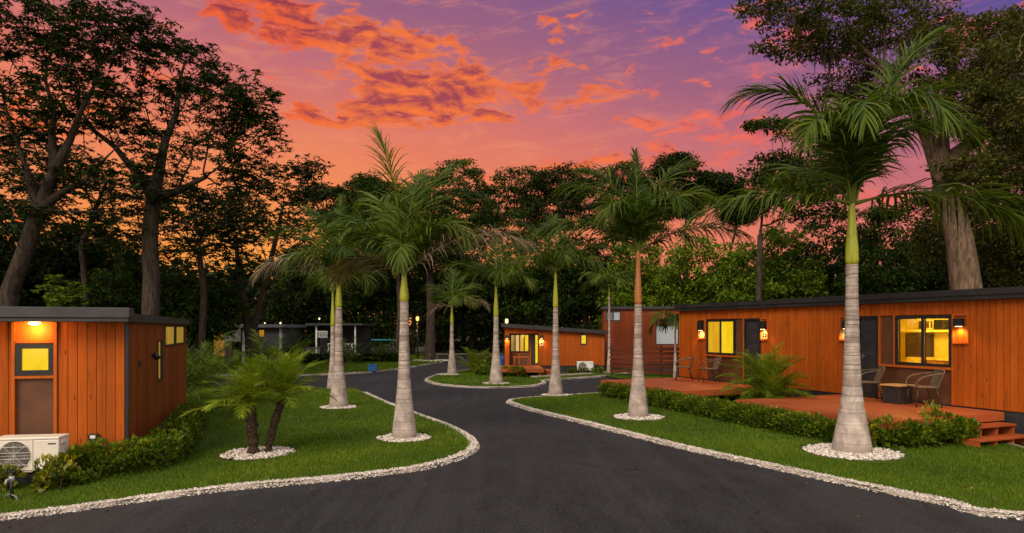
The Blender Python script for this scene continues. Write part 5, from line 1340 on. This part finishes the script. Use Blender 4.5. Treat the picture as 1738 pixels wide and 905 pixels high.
def px_tree(label, u, v, Y, trunk_px, lobes_px, *a, limbs=(), **k):
    """outline of a tree read from the photograph at distance Y: trunk (u,v,width px), lobes (u,v,ru,rv,weight)"""
    s = Y / FOC; x0 = (u - 869) * s; X = lambda uu: (uu - u) * s; Z = lambda vv: CAM_H + (558 - vv) * s
    dz = .03
    rg = np.random.default_rng(abs(int(u)) + 7)
    tk = [(X(p[0]), (p[3] if len(p) > 3 else 0), max(Z(p[1]) + dz, 0) if i else 0.0, p[2] * s * .5) for i, p in enumerate(trunk_px)]
    lb = [(X(l[0]), (l[5] if len(l) > 5 else rg.normal(0, .5)), Z(l[1]) + dz, l[2] * s, max(l[2], l[3]) * s * .9, l[3] * s, l[4]) for l in lobes_px]
    lm = [(j, [(X(p[0]), (p[3] if len(p) > 3 else 0), Z(p[1]) + dz, p[2] * s * .5) for p in L]) for j, L in limbs]
    return tree(label, x0, Y, tk, lb, *a, limbs=lm, **k)

def moss(o, NA, r, rg):
    """grey moss that hangs from the limbs"""
    k = np.where((r > .03) & (NA[:, 2] > 4.0))[0]; k = rg.choice(k, min(len(k), 150), replace=False); V = []; 
    for i in k:
        for q in range(rg.integers(3, 9)):
            p = NA[i] + rg.normal(0, .14, 3) * [1, 1, .2]; L = rg.uniform(.3, 1.1); a = rg.uniform(0, 6.28); w = rg.uniform(.012, .035)
            d = np.array([math.cos(a) * w, math.sin(a) * w, 0]); sw = rg.normal(0, .08, 3) * [1, 1, 0]
            V += [p - d, p + d, p + sw + d * 1.3 + [0, 0, -L * .5], p + sw * .5 - d * .2 + [0, 0, -L]]
    fastmesh('hanging_moss', V, 4, len(V) // 4, M_MOSS, o, np.repeat(rg.uniform(0, 1, len(V) // 4), 4))['kind'] = 'stuff'

# the two big trees behind the left cabin
px_tree('tall tree with a pale leaning trunk behind the left cabin roof, farthest left', 8, 606, 24, [(8, 606, 36), (14, 500, 29), (40, 430, 26), (66, 355, 23), (92, 290, 19)],
    [(40, 50, 120, 64, 3.0), (150, 75, 100, 56, 2.6), (10, 190, 100, 70, 2.2), (130, 175, 95, 54, 2.4), (190, 20, 70, 36, 1.2), (50, 285, 90, 36, 1.3), (-60, 120, 80, 120, 1.2), (170, 300, 80, 34, 1.1), (30, 360, 70, 26, .7), (150, 370, 70, 26, .7)],
    820, M_LEAF_DARK, 26, .40, .20, 31, M_BARK_DIM, .38, 'star', limbs=[(4, [(118, 240, 12), (132, 200, 9), (158, 150, 6), (168, 110, 3)]), (3, [(44, 285, 9), (30, 245, 7), (14, 200, 4)]), (4, [(88, 230, 11), (92, 190, 8), (78, 140, 5)]), (3, [(108, 325, 9), (140, 312, 7), (168, 280, 5), (186, 262, 3)])], asp=.32, twig=.0085, zmin=4.5, wob=.2)
px_tree('tall spreading tree with a forked dark trunk behind the left cabin corner', 252, 600, 26, [(252, 600, 32), (257, 480, 28), (254, 400, 26), (260, 335, 24)],
    [(290, 110, 95, 58, 2.4), (375, 170, 90, 60, 2.6), (425, 230, 60, 56, 1.6), (205, 190, 90, 56, 2.0), (340, 275, 115, 44, 2.0), (445, 180, 42, 30, .7), (250, 60, 80, 32, 1.1), (180, 130, 70, 60, 1.2), (320, 350, 90, 40, 1.2), (410, 330, 60, 50, 1.0)],
    780, M_LEAF_DARK, 25, .40, .20, 32, None, .36, 'star', limbs=[(3, [(245, 305, 16), (220, 280, 12), (196, 250, 9), (160, 222, 6), (132, 180, 3)]), (3, [(270, 290, 17), (280, 240, 13), (300, 190, 9), (304, 140, 6), (314, 105, 3)]), (3, [(300, 325, 11), (350, 300, 7)])], asp=.32, twig=.0085, zmin=5, wob=.2)
px_tree('dark slender-limbed tree forking in front of the grey cottage', 432, 640, 37, [(432, 628, 26), (428, 590, 21), (424, 566, 18)],
    [(400, 370, 70, 62, 1.8), (480, 310, 60, 40, 1.5), (520, 285, 28, 24, .5), (450, 420, 90, 50, 1.5), (350, 440, 60, 50, .9), (520, 400, 45, 60, .9), (400, 490, 80, 30, .8)],
    420, M_LEAF_DARK, 24, .62, .25, 33, None, .42, 'star', limbs=[(2, [(416, 520, 12), (405, 460, 9), (400, 400, 6)]), (2, [(440, 530, 13), (452, 470, 10), (470, 400, 7), (480, 350, 5)])], asp=.36, twig=.014, zmin=3.0)
px_tree('open feathery tree filling the gap between the two tall left trunks', 140, 600, 31, [(140, 600, 13), (146, 500, 11), (138, 420, 9)],
    [(120, 300, 90, 50, 1.6), (200, 330, 80, 40, 1.3), (30, 330, 80, 46, 1.3), (150, 390, 130, 40, 1.5), (70, 240, 60, 40, .8)],
    420, M_LEAF_DARK, 30, .46, .21, 34, None, .38, 'star', limbs=[(2, [(160, 360, 7), (180, 310, 4)])], asp=.32, twig=.009, zmin=4, wob=.2)
px_tree('open feathery tree right of the forked trunk, orange sky glowing through it', 340, 600, 32, [(340, 600, 13), (346, 500, 11), (338, 430, 9)],
    [(310, 360, 70, 44, 1.3), (370, 390, 70, 44, 1.3), (300, 430, 80, 36, 1.2), (260, 300, 50, 40, .7), (400, 350, 50, 40, .8)],
    340, M_LEAF_DARK, 28, .46, .21, 35, None, .38, 'star', asp=.32, twig=.009, zmin=4, wob=.2)
# dark under-storey behind the left cabin
for i, (u, v, Y, w, top, m_, lab, tk) in enumerate([
    (60, 600, 33, 120, 355, M_LEAF_DARK, 'low dark tree under the leaning pale trunk at the far left', 14),
    (175, 600, 35, 95, 365, M_LEAF_MID, 'low green tree between the two tall trunks on the left', 12),
    (330, 600, 36, 80, 465, M_LEAF_MID, 'dim green bushy tree right of the forked trunk behind the left cabin', 12),
    (-60, 600, 31, 110, 300, M_LEAF_DARK, 'dense dark tree at the left edge of the photo', 14),
    (95, 590, 27, 44, 462, M_LEAF_LIT, 'small bright green feathery tree just above the left cabin roof', 6),
    (190, 590, 29, 34, 430, M_LEAF_MID, 'small green tree above the left cabin roof, left of the forked trunk', 6)]):
    h = v - top; cv = top + h * .32
    px_tree(lab, u, v, Y, [(u, 620, tk), (u + 3, top + h * .75, tk * .8), (u, top + h * .55, tk * .6)],
        [(u, cv, w * .8, h * .30, 2), (u - w * .45, cv + h * .2, w * .5, h * .25, 1), (u + w * .45, cv + h * .18, w * .5, h * .25, 1), (u, cv + h * .36, w * .9, h * .22, 1.4)],
        int(150 if w > 50 else 60), m_, 60, .75 if w > 50 else .40, .26 if w > 50 else .17, 40 + i, None, .6, 'star' if m_ is M_LEAF_LIT else 'rand', twig=.014, zmin=.8)
# the row beyond the road: umbrella crowns on bare forking limbs
ROW = [
    (585, 66, [(560, 345, 44, 34), (615, 375, 50, 40)], 330, M_LEAF_DARK, 'dark round tree left of the tall centre palm, beyond the road'),
    (640, 62, [(622, 318, 30, 26), (655, 345, 40, 36), (600, 375, 36, 34)], 300, M_LEAF_MID, 'thin-crowned tree showing behind the left side of the tall centre palm'),
    (745, 64, [(775, 298, 44, 30), (730, 345, 60, 44), (808, 350, 44, 40), (760, 385, 90, 26)], 290, M_LEAF_MID, 'flat-topped tree just right of the tall centre palm'),
    (860, 68, [(885, 314, 58, 30), (842, 345, 56, 40), (925, 335, 60, 40), (880, 385, 90, 24)], 300, M_LEAF_MID, 'broad umbrella tree in the centre of the far row'),
    (960, 66, [(958, 310, 60, 32), (1005, 335, 54, 40), (935, 365, 70, 36)], 300, M_LEAF_DARK, 'dense umbrella tree left of the palm with the orange-brown crownshaft'),
    (1070, 66, [(1060, 302, 40, 26), (1105, 335, 56, 46), (1070, 380, 60, 30)], 290, M_LEAF_MID, 'dark tree right behind the palm with the orange-brown crownshaft'),
    (1160, 62, [(1140, 285, 40, 24), (1195, 312, 44, 26), (1165, 345, 40, 22)], 275, M_LEAF_DARK, 'open tree with thin bare limbs right of the orange-brown crownshaft'),
    (1225, 64, [(1222, 325, 40, 28), (1250, 360, 30, 26)], 290, M_LEAF_DARK, 'small-crowned tree at the right end of the far umbrella row')]
for i, (u, Y, lobs, top, m_, lab) in enumerate(ROW):
    px_tree(lab, u, 596, Y, [(u, 596, 12), (u + 2, 520, 10), (u + 4, 450, 8.5)],
        [(a, b, ru, rv, ru * rv / 900) for a, b, ru, rv in lobs], 320, m_, 34, .80, .32, 60 + i, None, .36, 'rand', twig=.018, zmin=6.0, alpha=.25, expo=.40, wob=.2)
# dark masses behind the palms
MASS = [
    (500, 52, 60, 425, M_LEAF_DARK, 'dark tree behind the grey-fronded palm, over the white porch railing'),
    (600, 56, 70, 395, M_LEAF_MID, 'leafy green tree behind the two close palms on the left lawn'),
    (700, 58, 70, 385, M_LEAF_MID, 'leafy green tree low behind the tall centre palm'),
    (800, 60, 70, 385, M_LEAF_DARK, 'dark tree behind the long brown frond'),
    (900, 58, 70, 385, M_LEAF_MID, 'leafy green tree over the small cabin roof, left half'),
    (990, 52, 64, 395, M_LEAF_DARK, 'dark tree over the small cabin roof, right half'),
    (1085, 48, 60, 400, M_LEAF_LIT, 'green tree above the dim back cabin roof'),
    (1175, 44, 62, 395, M_LEAF_LIT, 'bright green tree above the left end of the right cabin roof'),
    (1255, 42, 56, 405, M_LEAF_LIT, 'green tree behind the right cabin roof, above its unlit dark door'),
    (1335, 44, 60, 375, M_LEAF_LIT, 'green tree behind the right cabin roof, left of the largest palm'),
    (1410, 46, 70, 340, M_LEAF_MID, 'dark tree directly behind the crownshaft of the largest palm'),
    (1500, 40, 70, 335, M_LEAF_MID, 'dark tree between the largest palm and the big oak trunk'),
    (1580, 44, 80, 310, M_LEAF_DARK, 'dark tree left behind the big oak trunk'),
    (1705, 34, 85, 300, M_LEAF_DARK, 'dark tree right behind the big oak trunk'),
    (1800, 30, 90, 300, M_LEAF_DARK, 'dark tree at the right edge of the photo')]
for i, (u, Y, w, top, m_, lab) in enumerate(MASS):
    h = 600 - top; cv = top + h * .30; s = Y / 50
    px_tree(lab, u, 600, Y, [(u, 600, 10), (u + 3, top + h * .7, 8), (u, top + h * .5, 6)],
        [(u, cv, w * .75, h * .30, 2), (u - w * .45, cv + h * .22, w * .55, h * .26, 1.2), (u + w * .45, cv + h * .2, w * .55, h * .26, 1.2), (u, cv + h * .4, w, h * .26, 1.6)],
        150, m_, 56, .85 * s, .33 * s, 80 + i, None, .55, 'rand', twig=.015, zmin=1.0)
# mid-height tree behind the largest palm, left
px_tree('leafy tree with pink sky showing through, left of the largest palm crown', 1285, 600, 40, [(1285, 600, 14), (1288, 480, 11), (1290, 400, 9)],
    [(1320, 290, 46, 34, 1.5), (1285, 330, 40, 40, 1.2), (1350, 340, 50, 40, 1.2), (1375, 270, 40, 40, 1), (1400, 330, 50, 40, 1), (1300, 210, 30, 14, .5), (1350, 220, 50, 20, .7)],
    190, M_LEAF_MID, 44, .62, .27, 101, None, .5, twig=.013, zmin=4)
# the big oak
px_tree('huge old oak with a broad pale trunk and hanging moss behind the right cabin', 1650, 610, 25, [(1652, 610, 62), (1642, 500, 50), (1630, 410, 43), (1612, 335, 38), (1597, 285, 34)],
    [(1330, 20, 90, 34, 1.8, -1), (1430, 45, 90, 48, 2.4, 0), (1540, 40, 100, 56, 2.6, .5), (1560, 125, 90, 44, 1.6, 2), (1470, 120, 80, 36, 1.0, 1.5), (1710, 150, 60, 70, 2.0, 0), (1760, 250, 70, 60, 1.8, 0), (1690, 310, 66, 55, 2.0, 1), (1640, 20, 60, 40, .9, 2), (1760, 60, 40, 70, 1.1, .5), (1650, 215, 66, 50, 2.0, -1.2), (1340, 80, 60, 20, .6, 0), (1590, 190, 80, 50, 2.2, -.8), (1620, 300, 60, 30, .9, -1), (1620, 110, 60, 40, 1.2, -.5)],
    1150, M_LEAF_OAK, 32, .42, .15, 102, M_BARK_PALE, .5, 'rand',
    limbs=[(4, [(1578, 240, 24), (1548, 180, 15), (1500, 115, 9), (1440, 60, 5)]), (4, [(1640, 250, 24), (1690, 212, 20), (1738, 188, 16), (1800, 160, 9)]), (4, [(1602, 225, 14), (1614, 165, 8), (1622, 110, 3)])], asp=.5, twig=.0085, zmin=4.5, extra=moss, wob=.2)
px_tree('olive-brown oak crown reaching in from the right edge, right of the pale oak', 1830, 610, 30, [(1830, 610, 50), (1826, 450, 40), (1810, 330, 34)],
    [(1730, 110, 60, 80, 2, 0), (1680, 60, 50, 40, 1, 0), (1720, 280, 60, 50, 1.6, 0), (1700, 380, 70, 60, 2, 0), (1640, 400, 50, 50, 1.2, 2), (1800, 200, 80, 100, 2, 0), (1750, 450, 70, 40, 1.2, 0)],
    620, M_LEAF_OAK, 34, .50, .19, 103, M_BARK_DIM, .5, 'rand', asp=.5, twig=.009, zmin=4, wob=.2)
# dark trunks at the bend
def bare_trunk(u, v, Y, w, label, seed, top=430):
    px_tree(label, u, v, Y, [(u, v, w * 1.35), (u, v - 25, w), (u + 2, v - 80, w * .85), (u - 2, top, w * .7)],
        [(u, top - 30, 60, 30, 2), (u - 30, top + 10, 40, 26, 1), (u + 35, top + 5, 40, 26, 1)], 90, M_LEAF_DARK, 50, .9, .35, seed, None, .5, twig=.018, zmin=4)
bare_trunk(730, 613, 48, 17, 'thick dark trunk standing in white pebbles at the far bend, under dark leaves', 111)
bare_trunk(677, 606, 52, 11, 'thinner dark trunk left of the thick one at the far bend', 112)
# far-off wood that closes the view on every side
rg = np.random.default_rng(5); P = []
for i in range(1500):
    a = R(rg.uniform(-62, 62)); d = rg.uniform(84, 120); h = rg.uniform(.5, 11.5) * (1 - .25 * rg.random()); P.append((math.sin(a) * d, math.cos(a) * d, h))
for i in range(420):
    sgn = rg.choice([-1, 1]); y = rg.uniform(8, 85); x = sgn * rg.uniform(40, 58) * (.72 if sgn < 0 else .75); P.append((x, y, rg.uniform(.6, 8.5)))
o = leaves('wood', P, None, M_LEAF_DARK, 34, 2.6, 1.3, .7, .5, seed=9); tag(o, 'far dark wood closing off the park behind everything', 'wood', kind='stuff')

# ---------------------------------------------------------------- hedges and shrubs
def hedge(label, path, w, h, m_, seed, size=.075, dens=330, name='hedge', lump=.10, group=None, mat2=None, frac2=0, cat='hedge', under=True):
    rg = np.random.default_rng(seed); P = cat_rom(path, .12); P = np.asarray(P)
    x0, y0 = P.mean(0); z0 = float(gz(x0, y0)) + .05
    o = empty(name, (x0, y0, z0), 0, label, cat, group)
    d = np.gradient(P, axis=0); d /= np.linalg.norm(d, axis=1)[:, None]; nr = np.column_stack([-d[:, 1], d[:, 0]])
    seg = np.linalg.norm(np.diff(P, axis=0), axis=1); cum = np.concatenate([[0], np.cumsum(seg)]); Lh = cum[-1]
    n = int(Lh * (w + 2 * h) * dens)
    s = rg.uniform(0, Lh, n); c = rg.uniform(0, 1, n)
    # a rounded section: angle from one foot over the top to the other
    th = rg.uniform(0, math.pi, n)
    sx = np.sign(np.cos(th)) * np.abs(np.cos(th)) ** .55; sz = np.abs(np.sin(th)) ** .5
    rr = rg.uniform(.72, 1.0, n) ** .6
    lum = 1 + lump * (np.sin(s * 5.1 + seed) * np.cos(s * 2.3 + th * 2) + .7 * np.sin(s * 11.3 + th * 3 + seed * 2)) + rg.normal(0, .03, n)
    xx = np.interp(s, cum, P[:, 0]); yy = np.interp(s, cum, P[:, 1]); nx = np.interp(s, cum, nr[:, 0]); ny = np.interp(s, cum, nr[:, 1])
    off = sx * rr * lum * w / 2; z = .02 + sz * rr * lum * (h - .02)
    endf = np.clip(np.minimum(s, Lh - s) / (w * .5), 0, 1) ** .5; off *= .55 + .45 * endf; z *= .8 + .2 * endf
    cx = xx + nx * off - x0; cy = yy + ny * off - y0; z = z + gz(xx, yy) - float(gz(x0, y0))
    cen = np.column_stack([cx, cy, z])
    out = np.column_stack([nx * sx, ny * sx, sz * .9 + .35]) + rg.normal(0, .55, (n, 3)); out /= np.linalg.norm(out, axis=1)[:, None]
    Sd = np.cross(out, rg.normal(0, 1, (n, 3))); Sd /= np.linalg.norm(Sd, axis=1)[:, None]; nm = np.cross(Sd, out)
    L = (size * rg.uniform(.6, 1.35, n))[:, None]; Wd = L * .27
    V = np.stack([cen, cen + out * L * .5 + Sd * Wd + nm * Wd * .3, cen + out * L - nm * L * .12, cen + out * L * .5 - Sd * Wd + nm * Wd * .3], 1)
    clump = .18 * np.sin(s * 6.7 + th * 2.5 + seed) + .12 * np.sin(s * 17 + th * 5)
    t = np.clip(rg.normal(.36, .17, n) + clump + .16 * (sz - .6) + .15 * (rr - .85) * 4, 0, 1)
    fastmesh('foliage', V, 4, n, m_, o, np.repeat(t, 4))
    # woody stems inside
    b = MB()
    for i in range(int(Lh * 7)):
        q = rg.uniform(0, Lh); px_, py_ = np.interp(q, cum, P[:, 0]) - x0, np.interp(q, cum, P[:, 1]) - y0; zz = float(gz(px_ + x0, py_ + y0)) - float(gz(x0, y0))
        a = rg.uniform(0, 6.28); b.tube([(px_, py_, zz - .03), (px_ + .05 * math.cos(a), py_ + .05 * math.sin(a), zz + h * .4), (px_ + .14 * math.cos(a), py_ + .14 * math.sin(a), zz + h * .8)], [.012, .009, .004], 5)
    b.build('stem', M_BARK, o)
    # dark leafy core so that the hedge is solid
    k = rg.random(n) < .45; Cn = cen[k] * 1.0; cxy = np.column_stack([xx[k] - x0, yy[k] - y0]); Cn[:, :2] = cxy + (Cn[:, :2] - cxy) * .62; base = (gz(xx[k], yy[k]) - float(gz(x0, y0))); Cn[:, 2] = base + (Cn[:, 2] - base) * .72
    leaves('inner_foliage', Cn, o, m_, 1, .03, size * 1.5, 1, .6, seed=seed + 3)
    return o
# ================================================================== HEDGES AND SHRUBS
def gp_(L): return [Wg(u, v) for u, v in L]
hedge('clipped hedge along the right decks, running in front of both', gp_([(1024, 674), (1080, 684), (1150, 699), (1230, 716), (1320, 735), (1400, 749)]), .55, .47, M_HEDGE, 1, .060, 850, lump=.07)
hedge('leafy end of the right hedge between the largest palm and the deck steps', gp_([(1405, 752), (1470, 760), (1545, 762), (1645, 752)]), .62, .46, M_HEDGE, 2, .090, 560, lump=.16)
hedge('hedge round the right corner of the left cabin', [FL.wor(-.72, -.50), FL.wor(-.2, -.52), FL.wor(.30, -.35), FL.wor(.52, .6), FL.wor(.50, 2.4), FL.wor(.42, 5.2)], .64, .54, M_HEDGE, 3, .062, 760, lump=.07)
hedge('low clipped hedge in front of the small middle deck', gp_([(808, 637), (850, 640), (893, 641)]), .6, .42, M_HEDGE, 4, .11, 220)
hedge('low planting round the small white air conditioner of the middle cabin', [FM_.wor(mp(962, 600)[0], -.75), FM_.wor(mp(1020, 600)[0], -.75)], .5, .24, M_HEDGE, 5, .11, 190, lump=.25)
def shrub(label, x, y, w, h, m_, seed, size=.1, n=1.0, group=None):
    return hedge(label, [(x - w * .28, y), (x, y + .03), (x + w * .28, y)], w, h, m_, seed, size, int(420 * n), 'shrub', .22, group, cat='shrub')
q = Wg(78, 838); shrub('yellow-green shrub in front of the left air conditioner', q[0], q[1] + .1, .62, .40, M_CROTON, 11, .10)
q = Wg(8, 838); shrub('yellow-green shrub beside the standpipe at the left edge', q[0] - .1, q[1] + .1, .45, .36, M_CROTON, 12, .10)
q = Wg(128, 830); shrub('small low bushy plant between the yellow shrub and the hedge', q[0], q[1] + .1, .40, .24, M_HEDGE, 13, .08)
q = FL.wor(-.68, -.78); shrub('yellow-leaved shrub at the front end of the left hedge', q[0], q[1], .50, .56, M_CROTON, 14, .10)
q = Wg(1466, 762); shrub('yellow-tipped shrub in the hedge just right of the largest palm', q[0], q[1] - .16, .42, .48, M_CROTON, 15, .08, 1.3)
q = Wg(1580, 752); shrub('tall yellow-tipped shrub at the deck corner near the steps', q[0], q[1] - .02, .66, .62, M_CROTON, 16, .085, 1.5)
q = W(745, 640)
def fern_bush(label, x, y, h, n, seed, kind='p', spread=60, L=None):
    rg = np.random.default_rng(seed); o = empty('bush', (x, y, .03), 0, label, 'bush'); L = L or h
    for i in range(n):
        frond(o, (rg.normal(0, .06), rg.normal(0, .06), 0), i * 137.5, 88 - spread * (i / n), L * rg.uniform(.8, 1.1), rg.uniform(30, 75), kind, nl=26, lw=.030, ll=L * .26, sag=.3, seed=seed * 31 + i, rr=.014, vee=15, t0=.2)
    b = MB(); b.tube([(0, 0, -.05), (0, 0, .14)], [.09, .06], 8); b.build('stem', M_ROUGH, o)
    return o
q = W(806, 634); fern_bush('feathery palm bush on the island left of the small deck', q[0], q[1] + .5, 1.5, 16, 41)
q = W(828, 630); shrub('small yellow-green shrub beside the feathery palm bush on the island', q[0], q[1] + .5, .7, .75, M_CROTON, 17, .16, .4)
fern_bush('dark feathery palm bush behind the left cabin corner', -9.9, 21.5, 2.3, 18, 42, 'g', 62)
fern_bush('second feathery palm bush beyond the left hedge end, by the glowing porch', -9.6, 26.5, 2.3, 20, 43, 'g', 60)
q = FR.wor(-1.75, -1.75)
date_palm(q[0], q[1], (.05, .05, .55), .10, 'bushy low date palm growing between the two right decks', 44, 1.35, 23, GD, emin=-20, lwd=.019)
q = FR.wor(-1.25, -2.05); date_palm(q[0], q[1], (.10, -.05, .45), .07, 'smaller date palm leaning out at the left corner of the near deck', 24, 1.05, 24, GD, lwd=.018)
royal(W(1034, 636), 3.9, .5, .14, 'slim grey-trunked palm at the right corner of the small middle cabin', [(k * 47, 55 - 8 * (k % 4), 1.7, 110, 'g') for k in range(9)], 1.0, seed=9, nl=30)
royal(at(1146, 640, 29)[0:2], 2.0, .5, .10, 'small dark palm at the far corner of the right cabin, before the pale blind', [(k * 51, 50 - 9 * (k % 4), 1.3, 120, 'g') for k in range(8)], .9, seed=10, nl=30)
for i, (u, v, Y, h, lab) in enumerate([(505, 612, 44, 2.4, 'dark palm bush left of the white porch railing'), (590, 616, 43, 2.0, 'dark palm bush behind the two close palms, before the white railing'), (650, 612, 46, 1.6, 'dark bush near the teal-topped cart'), (560, 618, 44, 1.1, 'low dark bush under the white porch railing')]):
    p = at(u, v, Y); fern_bush(lab, p.x, Y, h, 14, 50 + i, 'g', 65)
for i, (u, Y, w, h, lab) in enumerate([(540, 43.5, 3.4, .55, 'low hedge under the white porch railing house'), (640, 45, 3.2, .5, 'low hedge along the far lawn behind the blue bin'), (790, 64, 7, .9, 'dark hedge in front of the low pale wall beyond the far road')]):
    p = at(u, 600, Y); hedge(lab, [(p.x - w / 2, Y), (p.x, Y + .1), (p.x + w / 2, Y)], .8, h, M_LEAF_DARK if i < 2 else M_LEAF_MID, 60 + i, .2, 90)
